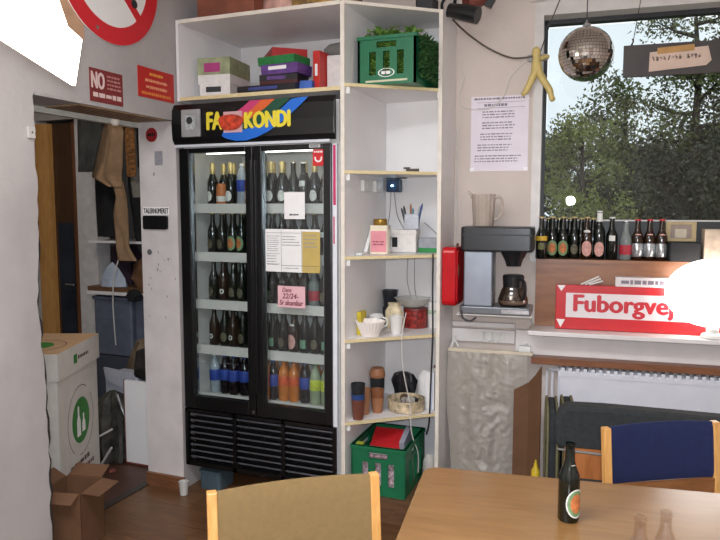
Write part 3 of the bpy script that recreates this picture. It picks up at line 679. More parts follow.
# leafy garlands in the upper crate: each a bundle of strips
def garland(label, cx, cy, cz, sx, sy, sz, n, m, seed):
    rs = np.random.RandomState(seed); b = B()
    for i in range(n):
        p = np.array([cx, cy, cz])+rs.uniform(-1, 1, 3)*np.array([sx, sy, sz]); a = rs.rand()*6.28; l = rs.uniform(.04, .085); w = rs.uniform(.008, .016)
        d = np.array([math.cos(a), math.sin(a), rs.uniform(-.5, .7)]); d /= np.linalg.norm(d); u = np.cross(d, [0, 0, 1]); u /= np.linalg.norm(u); up = np.cross(u, d)
        b.add([p-d*l*.5, p+u*w, p+d*l*.5+up*.01, p-u*w, p+up*.008], [(0, 1, 4), (1, 2, 4), (2, 3, 4), (3, 0, 4)])
    o = one('leaf_garland', label, 'garland', b, m); o['kind'] = 'stuff'
    return o
M_ga = mat('garland_green', (112, 150, 62), .5, var=.3, scale=40); M_gb = mat('garland_dark', (58, 96, 50), .5, var=.3, scale=40)
garland('bright green leaf garland spilling over the rim of the upper crate', -1.20, 3.46, 2.505, .135, .12, .055, 420, M_ga, 1)
garland('leaf garland filling the inside of the upper crate', -1.198, 3.42, 2.37, .125, .07, .07, 320, M_ga, 3)
garland('dark green leaf garland hanging down right of the upper crate', -1.014, 3.52, 2.40, .014, .18, .10, 620, M_gb, 2)
# red folder and papers in the lower crate
t = thing('red_folder', 'red folder lying on papers in the lower green crate', 'folder', (-1.215, 3.43, .36), R(3))
B().box(-.10, -.06, .0, .07, .10, .012, rx=R(32)).build('cover', mat('folder_red', (184, 28, 34), .45, var=.05), t)
B().box(-.098, -.066, -.012, .074, .095, .0, rx=R(32)).build('pages', M_paper, t)
B().box(.072, -.04, -.03, .10, .11, .05, rx=R(18)).build('spine', mat('folder_grey', (150, 150, 162), .5), t)
one('striped_paper', 'crumpled red and white striped paper inside the lower green crate', 'paper', B().box(-1.33, 3.30, .15, -1.10, 3.40, .30), mat('stripe_paper', (220, 176, 180), .7, var=.4, scale=60))
one('yellow_sachet', 'small yellow-green sachet on the front rim of the lower crate', 'sachet', B().prism(rrect(-1.345, 3.262, -1.305, 3.30, .008), .385, .395), mat('sachet', (170, 180, 50), .5))
one('white_paper_bag', 'crumpled pale paper bag beside the lower green crate', 'bag', B().lathe([(0, 0), (.03, 0), (.035, .06), (.03, .12), (.012, .15), (0, .15)], (-1.02, 3.55, .131), 14, wob=lambda a, z: 1+.18*math.sin(5*a+z*60)), mat('bag_pale', (196, 190, 182), .7), smooth=True)

# ---- board games in the cabinet
def gamebox(name, label, cx, cy, z, w, d, hgt, rz, top, side, ry=0, rx=0, stripe=None, word=None, wcol=None, cat='game box'):
    t = thing(name, label, cat, (cx, cy, z), rz)
    b = B().box(-w/2, -d/2, 0, w/2, d/2, hgt*.97); tl = B().box(-w/2-.001, -d/2-.001, hgt*.35, w/2+.001, d/2+.001, hgt)
    def tilt(bb):
        M = Matrix.Rotation(ry, 3, 'Y') @ Matrix.Rotation(rx, 3, 'X'); bb.v = [tuple(M @ Vector(p)) for p in bb.v]
        lo = min(p[2] for p in bb.v); return bb, lo
    M = Matrix.Rotation(ry, 3, 'Y') @ Matrix.Rotation(rx, 3, 'X')
    for bb in (b, tl): bb.v = [M @ Vector(p) for p in bb.v]
    lo = min(p.z for p in b.v)
    for bb in (b, tl): bb.v = [(p.x, p.y, p.z-lo) for p in bb.v]
    b.build('base', side, t); lid = tl.build('lid', top, t)
    if word:
        tx = text('title', word, wcol, t, None, -w*.36, w*.36, hgt*.62, hgt*.82, -d/2-.001, .0006, bold=.002)
        me = tx.data
        for v in me.vertices: q_ = M @ v.co; v.co = (q_.x, q_.y, q_.z-lo)
    elif stripe:
        sb = B().box(-w*.3, -d/2-.002, hgt*.45, w*.2, -d/2-.0005, hgt*.8); sb.v = [M @ Vector(p) for p in sb.v]; sb.v = [(p.x, p.y, p.z-lo) for p in sb.v]
        sb.build('title_band', stripe, t)
    return t
CZ = 2.2575
M_gwhite = mat('game_white', (222, 216, 210), .5, var=.05, scale=30); M_ggreen = mat('game_green', (36, 120, 62), .45, var=.1, scale=30)
M_gred = mat('game_red', (180, 36, 34), .45, var=.08, scale=20); M_gpur = mat('game_purple', (96, 62, 128), .45, var=.15, scale=40)
M_golive = mat('game_olive', (150, 156, 120), .5, var=.12, scale=24); M_gblk = mat('game_black', (30, 28, 32), .5, var=.2, scale=40)
gamebox('puzzle_box', 'white puzzle box with a photo side at the bottom left of the cabinet', -2.245, 3.44, CZ, .18, .24, .085, R(10), M_gwhite, M_gwhite, stripe=M_dark)
gamebox('puzzle_box', 'white box with an olive green lid on top of the left stack', -2.25, 3.46, CZ+.086, .20, .26, .145, R(6), M_golive, M_gwhite, stripe=mat('magenta_print', (170, 60, 120), .5))
one('photo_box', 'narrow grey box standing against the left cabinet side', 'box', B().box(-2.357, 3.60, CZ, -2.335, 3.80, CZ+.27), mat('box_beige', (196, 186, 168), .6), bevel=.002)
gamebox('board_game', 'black flat game box at the bottom of the middle stack', -1.86, 3.335, CZ, .36, .15, .045, R(-2), M_gblk, M_gblk, stripe=mat('dim_blue', (60, 70, 130), .5))
gamebox('board_game', 'dark flat game box second from the bottom of the middle stack', -1.79, 3.335, CZ+.046, .22, .15, .05, R(3), M_gblk, mat('game_dark_red', (70, 26, 30), .5), stripe=M_gpur)
gamebox('board_game', 'purple game box with white letters in the middle stack', -1.775, 3.335, CZ+.097, .225, .15, .052, R(-4), M_gpur, M_gpur, stripe=M_paper)
gamebox('board_game', 'green flat game box on top of the middle stack', -1.79, 3.335, CZ+.150, .235, .15, .042, R(-7), M_ggreen, M_ggreen)
gamebox('board_game', 'big red game box with yellow letters leaning behind the middle stack', -1.927, 3.605, CZ, .26, .20, .285, R(-50), M_gred, M_gred, word='LUDO', wcol=M_lyel)
gamebox('card_game', 'small blue card box in front of the grey bag', -1.655, 3.34, CZ, .08, .07, .06, R(6), mat('card_blue', (54, 96, 176), .5, var=.1), mat('card_blue', (54, 96, 176), .5))
t = thing('red_book', 'thin red book standing upright beside the grey bag', 'book', (-1.60, 3.42, CZ), R(-4))
B().box(-.02, -.07, 0, .02, .07, .22).build('cover', mat('book_red', (196, 44, 36), .45), t, bevel=.002)
text('title', '1', M_paper, t, None, -.006, .006, .09, .15, -.0705, .0006, bold=.002)
t = thing('grey_bag', 'white box topped with a rolled grey cushion at the right cabinet end', 'bag', (-1.515, 3.50, CZ))
B().box(-.06, -.08, 0, .085, .10, .205).build('box', M_gwhite, t, bevel=.004)
B().tube([(-.095, -.02, .235), (-.06, -.02, .243), (0, -.02, .245), (.05, -.02, .243), (.09, -.02, .238)], [.022, .036, .039, .036, .026], 14).build('cushion', mat('grey_fabric', (112, 110, 106), .9, bump=.3), t, smooth=True)
B().box(.03, -.084, .03, .06, -.08, .11).build('print_panel', mat('dark_red_print', (110, 40, 44), .6), t)

# ---- on top of the cabinet
gamebox('storage_box', 'brown storage box lying on top of the cabinet', -2.10, 3.42, 2.677, .36, .34, .22, 0, mat('box_rust', (128, 74, 54), .6, var=.15, scale=8), mat('box_rust', (128, 74, 54), .6), cat='box')
one('pink_cloth', 'folded pink and cream cloth on top of the cabinet', 'cloth', B().lathe([(0, 0), (.13, 0), (.14, .05), (.12, .12), (.08, .17), (0, .18)], (-1.82, 3.40, 2.677), 24, 1, .7, wob=lambda a, z: 1+.1*math.sin(4*a+z*30)), mat('cloth_pink', (206, 160, 146), .8, var=.2, scale=14), smooth=True)
gamebox('storage_box', 'dark red patterned box on top of the cabinet by the shelf unit', -1.56, 3.40, 2.677, .30, .26, .2, R(3), mat('box_maroon', (108, 44, 44), .6, var=.4, scale=20), mat('box_gold', (150, 116, 60), .6, var=.4, scale=20), cat='box')
one('dark_case', 'small dark case on top of the tall shelf unit', 'case', B().prism(rrect(-1.12, 3.55, -1.02, 3.66, .015), 2.674, 2.75), M_dark, bevel=.004)

# ---- shelf at 1.835: small dark tool on it, charger box and sockets under it
one('pocket_knife', 'small dark folding tool lying on the second shelf', 'tool', B().prism(rrect(-1.15, 3.50, -1.08, 3.522, .008), 1.8355, 1.853).prism(rrect(-1.165, 3.503, -1.13, 3.519, .006), 1.853, 1.862), mat('tool_brown', (70, 60, 50), .5))
t = thing('network_box', 'small blue network box with a lit lamp hanging under the second shelf', 'router', (-1.315, 3.79, 1.736))
B().box(-.045, -.02, 0, .045, .02, .075).build('case', mat('router_blue', (34, 56, 82), .4), t, bevel=.006)
B().lathe([(0, 0), (.008, .001), (.006, .006), (0, .008)], (0, 0, 0), 12).build('status_lamp', mat('led_blue', (170, 220, 255), .3, var=0, emit=12.0), t).location = (-.004, -.027, .034)
B().box(-.05, -.012, .078, .075, .012, .09).build('bracket', M_dark, t)
for i, (y, z) in enumerate(((3.47, 1.733), (3.655, 1.733))):
    t = thing('wall_socket', ('front' if i == 0 else 'rear')+' white square socket on the inner left side of the shelf unit', 'socket', (LX1, y, z))
    B().box(0, -.055, 0, .022, .055, .062).build('plate', M_capw, t, bevel=.004)
    B().cyl((.022, 0, .031), (.0235, 0, .031), .017).build('inset', M_white, t)
M_cabw = mat('cable_grey', (150, 148, 150), .5, var=.02); M_cabk = mat('cable_black', (36, 33, 32), .5, var=.02); M_cabwh = mat('cable_white', (206, 202, 194), .5, var=.02)
def smooth_pts(P, k=6):
    P = [Vector(p) for p in P]; out = []
    for i in range(len(P)-1):
        a, b_, c, d = P[max(i-1, 0)], P[i], P[i+1], P[min(i+2, len(P)-1)]
        for j in range(k):
            t_ = j/k; out.append(.5*((2*b_)+(-a+c)*t_+(2*a-5*b_+4*c-d)*t_*t_+(-a+3*b_-3*c+d)*t_**3))
    out.append(P[-1]); return out
def cable(label, P, r, m, fr_=FA): return one('cable', label, 'cable', B().tube(smooth_pts(P), r, 6), m, fr_, True)
cable('grey cable curving from the network box down behind the jar', [(-1.33, 3.775, 1.736), (-1.335, 3.77, 1.62), (-1.335, 3.74, 1.53), (-1.30, 3.70, 1.47), (-1.27, 3.72, 1.40)], .003, M_cabw)
cable('grey cable dropping straight from the network box to the white box', [(-1.31, 3.775, 1.736), (-1.295, 3.79, 1.6), (-1.26, 3.80, 1.52), (-1.24, 3.79, 1.40)], .003, M_cabw)
cable('grey cable looping at the right end of the third shelf', [(-1.13, 3.79, 1.56), (-1.06, 3.79, 1.50), (-1.0, 3.77, 1.42), (-1.0, 3.72, 1.34), (-1.02, 3.70, 1.15), (-1.06, 3.75, 1.08)], .003, M_cabw)
cable('two-strand thin cable hanging behind the red tin', [(-1.19, 3.80, 1.375), (-1.19, 3.80, 1.2), (-1.17, 3.79, 1.09)], .0025, M_cabw)
cable('thin cable hanging left of the two-strand cable', [(-1.23, 3.80, 1.375), (-1.235, 3.80, 1.22), (-1.20, 3.79, 1.10)], .0025, M_cabw)
cable('black cable running down the right front edge of the shelf unit', [(-1.0, 3.52, 1.40), (-1.0, 3.52, 1.2), (-.998, 3.523, .95), (-1.006, 3.522, .7), (-1.012, 3.52, .48), (-1.03, 3.53, .40)], .005, M_cabk)
cable('white cord hanging from the fourth shelf down into the lower crate', [(-1.13, 3.46, 1.08), (-1.125, 3.375, .97), (-1.12, 3.38, .80), (-1.09, 3.41, .6), (-1.085, 3.41, .5), (-1.075, 3.42, .41), (-1.05, 3.44, .32), (-1.055, 3.46, .2)], .003, M_cabwh)

# ---- shelf at 1.395
t = thing('biscuit_jar', 'square glass jar with a pink label and gold lid on the third shelf', 'jar', (-1.285, 3.475, 1.396), R(8))
B().prism(rrect(-.05, -.045, .05, .045, .012), 0, .155).build('glass', mat('jar_glass', (226, 214, 188), .12, var=.05), t, smooth=True)
B().box(-.043, -.0462, .012, .043, -.045, .125).build('label', mat('label_rose', (216, 138, 146), .6, var=.04), t)
lines(t, None, -.035, .035, .045, .075, 2, -.0464, mat('rose_ink', (150, 66, 80), .6, var=0), seed=3, cell=.01, center=True)
B().lathe([(0, .155), (.036, .155), (.038, .16), (.038, .185), (.034, .19), (0, .19)], (0, 0, 0), 20).build('lid', mat('lid_gold', (170, 136, 62), .3, metal=.8, var=.1), t, smooth=True)
one('white_card', 'white card leaning in the left corner of the third shelf', 'card', B().prism([(3.44, 1.396), (3.60, 1.396), (3.60, 1.55), (3.56, 1.55)], -1.372, -1.352, 'x'), M_paper)
one('clear_tray', 'flat clear tray in the left front corner of the third shelf', 'tray', B().prism(rrect(-1.374, 3.33, -1.335, 3.42, .008), 1.3955, 1.408), mat('clear_tray', (206, 208, 206), .2))
t = thing('white_box', 'white carton with a small black window behind the jar', 'box', (-1.20, 3.66, 1.396), R(4))
B().box(-.07, -.05, 0, .07, .05, .12).build('carton', M_gwhite, t, bevel=.003)
B().box(-.066, -.052, .03, -.035, -.05, .085).build('window', M_blackm, t)
B().box(-.073, -.053, .10, .073, .053, .128).build('lid', M_gwhite, t, bevel=.002)
t = thing('pen_cup', 'grey metal pen cup standing on the white carton', 'pen holder', (-1.165, 3.665, 1.525), R(12))
B().box(-.04, -.035, 0, .04, -.033, .085).box(-.04, .033, 0, .04, .035, .085).box(-.04, -.035, 0, -.038, .035, .085).box(.038, -.035, 0, .04, .035, .085).box(-.04, -.035, 0, .04, .035, .003).build('cup', mat('mesh_grey', (142, 142, 146), .35, metal=.5, var=.1, scale=120), t)
rnd = random.Random(4)
for i, (c_, nm) in enumerate((((36, 40, 52), 'dark blue'), ((28, 28, 28), 'black'), ((150, 96, 60), 'wooden'), ((60, 120, 140), 'teal'), ((170, 170, 176), 'silver'), ((40, 70, 120), 'blue'))):
    a = (i-2.5)*.012; p0 = Vector((-1.165+a, 3.66, 1.530)); p1 = p0+Vector((a*1.3+.006*(-1)**i, .004*(-1)**i, .115+.012*(i % 3)))
    one('pen', f'{nm} pen standing in the grey pen cup', 'pen', B().tube([p0, p0.lerp(p1, .9), p1], [.006, .006, .002], 8), mat('pen_'+nm.replace(' ', '_'), c_, .4, var=0), smooth=True)
t = thing('battery_box', 'grey box with a green base at the right end of the third shelf', 'box', (-1.06, 3.70, 1.396), R(2))
B().box(-.065, -.04, 0, .065, .04, .026).build('base', mat('box_green', (30, 130, 60), .5), t)
B().box(-.065, -.04, .026, .065, .04, .08).build('top', mat('box_grey', (150, 150, 154), .5, var=.08, scale=30), t)

# ---- shelf at .96
def pleat(n, k): return lambda a, z: 1+k*(1 if int(a/(2*math.pi)*n*2) % 2 else -1)
fb_ = B(); n = 64
prof = [(.046, .002), (.057, .03), (.076, .084), (.0775, .084), (.058, .03), (.045, .005)]
fb_.lathe(prof, (0, 0, 0), 120, wob=lambda a, z: 1+.045*math.cos(a*24)*(z/.08)); fb_.lathe([(0, .002), (.046, .002), (.046, .004), (0, .004)], (0, 0, 0), 32)
fb_.v = [(p[0]-1.296, p[1]+3.325+.03, p[2]+.9605) for p in fb_.v]
one('coffee_filters', 'stack of white pleated basket coffee filters on the fourth shelf', 'coffee filter', fb_, mat('filter_paper', (236, 226, 218), .8, var=.02), smooth=True)
one('yellow_box', 'narrow yellow box against the left side of the fourth shelf', 'box', B().box(-1.376, 3.36, .961, -1.352, 3.44, 1.085), mat('box_yellow', (206, 182, 44), .5, var=.08), bevel=.002)
def cup(name, label, x, y, z, r0, r1, hgt, m, cat='cup', rim=None, handle=False, n=24, band=None):
    t = thing(name, label, cat, (x, y, z))
    B().lathe([(0, .001), (r0*.95, 0), (r0, .003), (r1, hgt), (r1-.002, hgt), (r0-.003, .006), (0, .005)], (0, 0, 0), n).build('cup_body', m, t, smooth=True)
    if rim: B().lathe([(r1-.003, hgt-.004), (r1+.0025, hgt-.003), (r1+.003, hgt+.002), (r1-.002, hgt+.003)], (0, 0, 0), n).build('rim', rim, t, smooth=True)
    if handle: B().tube(smooth_pts([(r1*.95, 0, hgt*.85), (r1+.022, 0, hgt*.75), (r1+.024, 0, hgt*.4), (r0*1.0, 0, hgt*.22)], 4), .0045, 8).build('handle', m, t, smooth=True)
    if band: B().lathe([(r0+(r1-r0)*band[0]+.0006, hgt*band[0]), (r0+(r1-r0)*band[1]+.0006, hgt*band[1])], (0, 0, 0), n).build('band', band[2], t, smooth=True)
    return t
M_mug = mat('mug_white', (226, 222, 216), .25, var=.02)
cup('mug', 'white mug with a dark band behind the coffee filters', -1.325, 3.52, .961, .036, .040, .09, M_mug, 'mug', handle=True, band=(.55, .8, M_blackm))
t = cup('black_cup', 'black cup set on top of a dark tin at the back of the fourth shelf', -1.332, 3.775, 1.058, .036, .046, .10, mat('cup_black', (36, 37, 44), .4), rim=M_black)
one('coffee_tin', 'dark tin under the black cup on the fourth shelf', 'tin', B().lathe([(0, 0), (.044, 0), (.045, .003), (.045, .09), (.047, .092), (.046, .096), (0, .096)], (-1.332, 3.775, .961), 24), M_dark, smooth=True)
one('sugar_bag', 'crumpled cream sugar bag behind the white cup', 'bag', B().lathe([(0, 0), (.046, 0), (.05, .04), (.046, .10), (.03, .13), (.034, .145), (0, .14)], (-1.255, 3.63, .961), 28, 1.1, .8, wob=lambda a, z: 1+.09*math.sin(3*a+z*40)+.05*math.sin(7*a)), mat('bag_cream', (214, 196, 160), .6, var=.15, scale=30), smooth=True)
cup('paper_cup', 'white cup standing alone at the front of the fourth shelf', -1.190, 3.47, .961, .028, .038, .095, M_mug, rim=M_mug)
# red patterned tin holding a glass bowl
t = thing('cookie_tin', 'round red patterned tin on the fourth shelf', 'tin', (-1.155, 3.715, .961))
B().lathe([(0, 0), (.066, 0), (.068, .003), (.068, .095), (0, .095)], (0, 0, 0), 32).build('tin', mat('tin_red', (142, 44, 38), .4, var=.35, scale=55), t, smooth=True)
B().lathe([(0, .095), (.070, .095), (.071, .100), (.069, .112), (0, .113)], (0, 0, 0), 32).build('lid', mat('tin_red_lid', (120, 34, 30), .4, var=.1), t, smooth=True)
one('glass_bowl', 'shallow glass bowl resting on the red tin', 'bowl', B().lathe([(0, .003), (.045, 0), (.08, .02), (.104, .055), (.106, .056), (.101, .055), (.078, .024), (.044, .005), (0, .006)], (-1.17, 3.705, 1.0745), 40), mat('bowl_glass', (206, 204, 196), .08, var=.1, alpha=.55), smooth=True)
cup('paper_cup', 'tall white cup with small green print at the right end of the fourth shelf', -1.055, 3.735, .961, .03, .036, .15, M_mug, band=(.55, .7, mat('pale_green_print', (170, 186, 160), .6, var=.3, scale=60)))

# ---- shelf at .52
M_clay = mat('cup_clay', (112, 62, 46), .55, var=.06); M_tan = mat('cup_tan', (160, 108, 74), .55, var=.06)
cup('paper_cup', 'brown paper cup at the left front of the fifth shelf, lowest of its stack', -1.338, 3.285, .521, .028, .037, .11, M_clay)
cup('paper_cup', 'blue paper cup nested in the brown cup at the left front', -1.338, 3.285, .55, .029, .0375, .11, mat('cup_blue', (36, 66, 122), .5))
cup('paper_cup', 'black paper cup on top of the blue and brown cup stack', -1.338, 3.285, .565, .0295, .0385, .15, mat('cup_matt_black', (26, 26, 28), .6))
cup('paper_cup', 'tan paper cup half hidden behind the stacked cups', -1.342, 3.385, .521, .026, .034, .14, M_tan)
cup('paper_cup', 'brown paper cup with a tan top right of the stacked cups', -1.287, 3.44, .521, .028, .037, .085, M_tan)
cup('paper_cup', 'tan paper cup nested in the cup right of the stack', -1.287, 3.44, .545, .0285, .0375, .105, mat('cup_brown2', (138, 84, 52), .55))
cup('thermo_cup', 'tall black travel cup with a tan lid behind the tan cups', -1.332, 3.56, .521, .034, .042, .17, mat('cup_matt_black', (26, 26, 28), .6), rim=M_tan)
one('cup_lid', 'tan lid on the tall black travel cup', 'lid', B().lathe([(0, 0), (.043, 0), (.046, .006), (.040, .035), (.036, .045), (0, .046)], (-1.332, 3.56, .695), 24), M_tan, smooth=True)
t = thing('round_basket', 'round cream patterned tin without a lid on the fifth shelf', 'tin', (-1.155, 3.55, .521))
B().lathe([(0, .004), (.098, 0), (.102, .004), (.105, .058), (.107, .066), (.101, .066), (.097, .008), (0, .008)], (0, 0, 0), 40).build('bowl', mat('basket_cream', (198, 178, 146), .5, var=.3, scale=26), t, smooth=True)
rnd = random.Random(8)
for i in range(9):
    a = rnd.rand() if False else rnd.uniform(0, 6.28); rr = rnd.uniform(0, .065); x, y = -1.155+rr*math.cos(a), 3.55+rr*math.sin(a)
    one('snack_packet', 'small dark foil packet heaped in the round cream tin', 'packet', B().box(x-.024, y-.018, .535+.004*i, x+.024, y+.018, .555+.005*i, rz=rnd.uniform(0, 3), rx=rnd.uniform(-.5, .5)), mat('packet%d' % (i % 3), [(40, 36, 34), (96, 74, 50), (150, 144, 136)][i % 3], .4, var=.2, scale=60), group='packets in the round cream tin', bevel=.003)
one('black_bag', 'crumpled black plastic bag behind the round cream tin', 'bag', B().lathe([(0, 0), (.06, 0), (.068, .06), (.07, .11), (.05, .15), (.02, .165), (0, .16)], (-1.235, 3.735, .521), 26, 1.0, .75, wob=lumpy(3, .5, 14)), mat('bag_black', (28, 26, 30), .35, var=.2), smooth=True)
one('white_bag', 'white paper bag beside the black bag at the back of the fifth shelf', 'bag', B().lathe([(0, 0), (.06, 0), (.065, .08), (.058, .15), (.03, .185), (0, .19)], (-1.09, 3.755, .521), 22, 1, .7, wob=lambda a, z: 1+.1*math.sin(4*a+z*30)), M_paper, smooth=True)
one('carton_lid', 'small brown carton leaning at the back right of the fifth shelf', 'carton', B().box(-1.05, 3.755, .521, -.995, 3.815, .735, ry=R(-3)), M_card)
t = thing('white_binder', 'white ring binder standing at the right end of the fifth shelf', 'binder', (-1.032, 3.655, .521))
B().box(-.024, -.06, 0, .024, .06, .21).build('cover', M_paper, t, bevel=.003)
B().box(.002, -.0615, .0, .016, -.06, .21).build('spine_strip', mat('spine_blue', (186, 196, 216), .5), t)

# ================================================================== LEFT WALL THINGS
FL = ((XL, 0, 0), R(90))      # x runs along the wall away from the camera, -y into the room
def wallsign(name, label, cat, y0, y1, z0, z1, m, th=.004):
    t = thing(name, label, cat, (XL, (y0+y1)/2, z0), R(90)); B().box(y0, -th, z0, y1, 0, z1).build('plate', m, t, FL); return t
t = wallsign('notice_sign', 'dark maroon wall sign with a large NO above the doorway', 'sign', 2.547, 2.768, 2.149, 2.304, mat('sign_maroon', (122, 44, 44), .5, var=.05))
M_sw = mat('sign_pale', (214, 186, 178), .6, var=0)
text('lettering', 'NO', M_sw, t, FL, 2.557, 2.640, 2.212, 2.288, -.0042, .0006, bold=.004)
lines(t, FL, 2.660, 2.755, 2.212, 2.288, 4, -.0042, mat('sign_pale_dim', (178, 120, 114), .6, var=0), seed=2, ragged=.1, cell=.014)
lines(t, FL, 2.565, 2.755, 2.168, 2.196, 1, -.0042, M_sw, seed=5, ragged=0, fill=.8, cell=.02)
t = wallsign('notice_sign', 'bright red wall sign with four lines of yellow print', 'sign', 2.885, 3.178, 2.221, 2.376, mat('sign_red', (184, 38, 32), .5, var=.04))
for i, (w, m_) in enumerate(((.11, (224, 150, 60)), (.18, (226, 150, 110)), (.17, (226, 150, 110)), (.24, (222, 130, 60)))):
    zc = 2.350-.034*i; lines(t, FL, 3.03-w/2, 3.03+w/2, zc-.014, zc+.006, 1, -.0042, mat('signink%d' % i, m_, .6, var=0), seed=i, ragged=0, fill=.8, cell=.012)
t = thing('prohibition_sign', 'round white traffic sign with a red ring and bar high on the left wall', 'traffic sign', (XL, 2.695, 2.44), R(90))
cx, cz, rr = 2.70, 2.785, .345
B().prism(arc(cx, cz, rr, 0, 2*math.pi, 56)[:-1], -.012, -.004, 'y').build('disc', mat('sign_white', (236, 232, 226), .35, var=.01), t, FL)
def ringb(r0, r1, y0, y1):
    b = B(); o2 = arc(cx, cz, r1, 0, 2*math.pi, 56)[:-1]; i2 = arc(cx, cz, r0, 0, 2*math.pi, 56)[:-1]; n = 56
    v = [(p[0], y0, p[1]) for p in o2]+[(p[0], y0, p[1]) for p in i2]+[(p[0], y1, p[1]) for p in o2]+[(p[0], y1, p[1]) for p in i2]
    f = []
    for i in range(n): j = (i+1) % n; f += [(i, j, n+j, n+i), (2*n+i, 2*n+j, 3*n+j, 3*n+i), (i, j, 2*n+j, 2*n+i), (n+i, n+j, 3*n+j, 3*n+i)]
    return b.add(v, f)
M_ring = mat('sign_ring_red', (206, 40, 48), .35, var=.02)
ringb(.262, rr, -.0145, -.012).build('ring', M_ring, t, FL)
B().box(cx-.27, -.0142, cz-.022, cx+.27, -.012, cz+.022, ry=R(43)).build('bar', M_ring, t, FL)
B().cyl((cx+.16, -.016, cz-.115), (cx+.16, -.012, cz-.115), .022).build('symbol', M_dark, t, FL)
B().cyl((cx+.15, -.016, cz-.05), (cx+.15, -.012, cz-.05), .016).build('symbol', M_dark, t, FL)
B().cyl((cx-.105, -.0165, cz-.29), (cx-.105, -.0145, cz-.29), .009).build('bolt', M_chrome, t, FL)
one('beige_card', 'beige card on the left wall between the lamp and the round sign', 'card', B().box(2.36, -.006, 2.42, 2.52, 0, 2.62), mat('card_beige', (190, 150, 118), .7), FL)
t = thing('switch_box', 'small grey cable box at the broken wall edge by the doorway', 'switch', (XL, 2.193, 1.94), R(90))
B().box(-.018, -.014, 0, .018, 0, .05).build('cover', mat('switch_grey', (190, 184, 176), .5), t, bevel=.003)
B().cyl((0, -.0155, .025), (0, -.014, .025), .004).build('screw', M_dark, t)
# jamb stickers (facing -y)
t = thing('round_sticker', 'round red sticker with dark print near the top of the door jamb', 'sticker', (-2.563, 3.185, 2.02))
B().prism(arc(0, .037, .04, 0, 2*math.pi, 28)[:-1], -.001, 0, 'y').build('disc', mat('sticker_dark_red', (150, 30, 36), .5), t)
lines(t, None, -.026, .026, .026, .05, 1, -.0012, M_blackm, seed=2, ragged=0, fill=.9, cell=.014)
one('grey_sticker', 'small plain grey square sticker under the round red one', 'sticker', B().box(-2.545, 3.184, 1.885, -2.49, 3.185, 1.965), mat('sticker_grey', (150, 148, 152), .6, var=.1, scale=60))
t = thing('name_label', 'white label with black capital letters on the door jamb', 'label', (-2.545, 3.185, 1.605))
B().box(-.09, -.001, 0, .09, 0, .045).build('strip', M_paper, t)
text('lettering', 'TALERNUMERET', M_blackm, t, None, -.086, .086, .008, .037, -.0012, .0005, bold=.0012)
one('black_counter', 'black rectangular display below the lettered label on the jamb', 'display', B().prism(rrect(-2.632, 1.522, -2.462, 1.600, .01), 3.172, 3.185, 'y'), M_black)
one('jamb_mark', 'small dark smudge sticker low on the door jamb', 'sticker', B().prism(arc(-2.60, 1.39, .018, 0, 2*math.pi, 7)[:-1], 3.1845, 3.1855, 'y'), mat('smudge', (96, 92, 92), .8, var=.3, scale=90))
# soffit: patterned panel and a small lamp
t = thing('striped_board', 'brown striped board fixed under the doorway soffit', 'board', (-2.56, 2.82, 2.122))
B().box(-2.63, 2.50, 2.123, -2.42, 3.12, 2.1278).build('panel', mat('panel_brown', (166, 134, 100), .6, var=.15), t, FA)
M_stp = mat('panel_stripe', (88, 58, 40), .6, var=.2)
for i in range(5): B().box(-2.615+.04*i, 2.52, 2.1222, -2.60+.04*i, 3.10, 2.123).build('stripe', M_stp, t, FA)
one('soffit_bulb', 'small round white lamp under the doorway soffit', 'lamp', B().lathe([(0, 0), (.014, .003), (.024, .014), (.026, .028), (.02, .04), (0, .04)], (-2.645, 2.985, 2.0875), 18), mat('bulb_white', (236, 226, 212), .25, var=0), smooth=True)
# hanging fluorescent lamp, top left
d = Vector((-.5, .866, 0)); pe = Vector((-1.745, 1.775, 2.05)); ang = math.atan2(d.y, d.x)
lc = pe-d*.6+Vector((.866, .5, 0))*.045
t = thing('pendant_lamp', 'glowing white box lamp hanging from the ceiling at the left', 'lamp', (lc.x, lc.y, 2.05), ang)
M_glow = mat('lamp_glow', (255, 244, 228), .4, var=0, emit=5.0)
B().prism([(.035, 0), (.045, 0), (.045, .15), (.008, .15)], -.7, .6, 'x').build('diffuser', M_glow, t)
B().prism([(-.7, .15), (.47, .15), (.28, .27), (-.7, .27)], .015, .04, 'y').build('housing', M_glow, t)
B().cyl((-.5, .028, .26), (-.5, .028, CEIL-2.05), .006).build('suspension_rod', M_dark, t)
B().cyl((.2, .028, .26), (.2, .028, CEIL-2.05), .006).build('suspension_rod', M_dark, t)

# ================================================================== WINDOW WALL THINGS (frame FW)
def wthing(name, label, cat, s, off, z, rz=0.0, group=None): return thing(name, label, cat, Wp(s, off, z), WA+rz, group)
# laminated list
t = wthing('wall_list', 'laminated typed list taped to the wall above the coffee machine', 'poster', .245, .001, 1.85)
B().box(.088, -.002, 1.85, .402, 0, 2.262).build('sheet', mat('laminate_paper', (218, 206, 214), .3, var=.02, coat=.3), t, FW)
M_typ = mat('typed_ink', (128, 118, 128), .7, var=0)
lines(t, FW, .105, .385, 2.242, 2.256, 1, -.0021, M_typ, seed=1, ragged=0, fill=.8, cell=.010, name='heading')
B().box(.12, -.0026, 2.198, .38, -.002, 2.2).box(.12, -.0026, 2.228, .38, -.002, 2.23).build('ruled_lines', M_typ, t, FW)
lines(t, FW, .16, .29, 2.203, 2.225, 1, -.0021, M_typ, seed=3, ragged=0, fill=.7, cell=.012)
for i, (a, e, z1, n_) in enumerate(((.15, .34, 2.185, 3), (.15, .33, 2.125, 3), (.14, .33, 2.063, 3), (.125, .32, 2.003, 3), (.11, .37, 1.942, 3))):
    lines(t, FW, a, e, z1-.045, z1, n_, -.0021, M_typ, seed=10+i, ragged=.15, fill=.45, cell=.014, name='print_block')
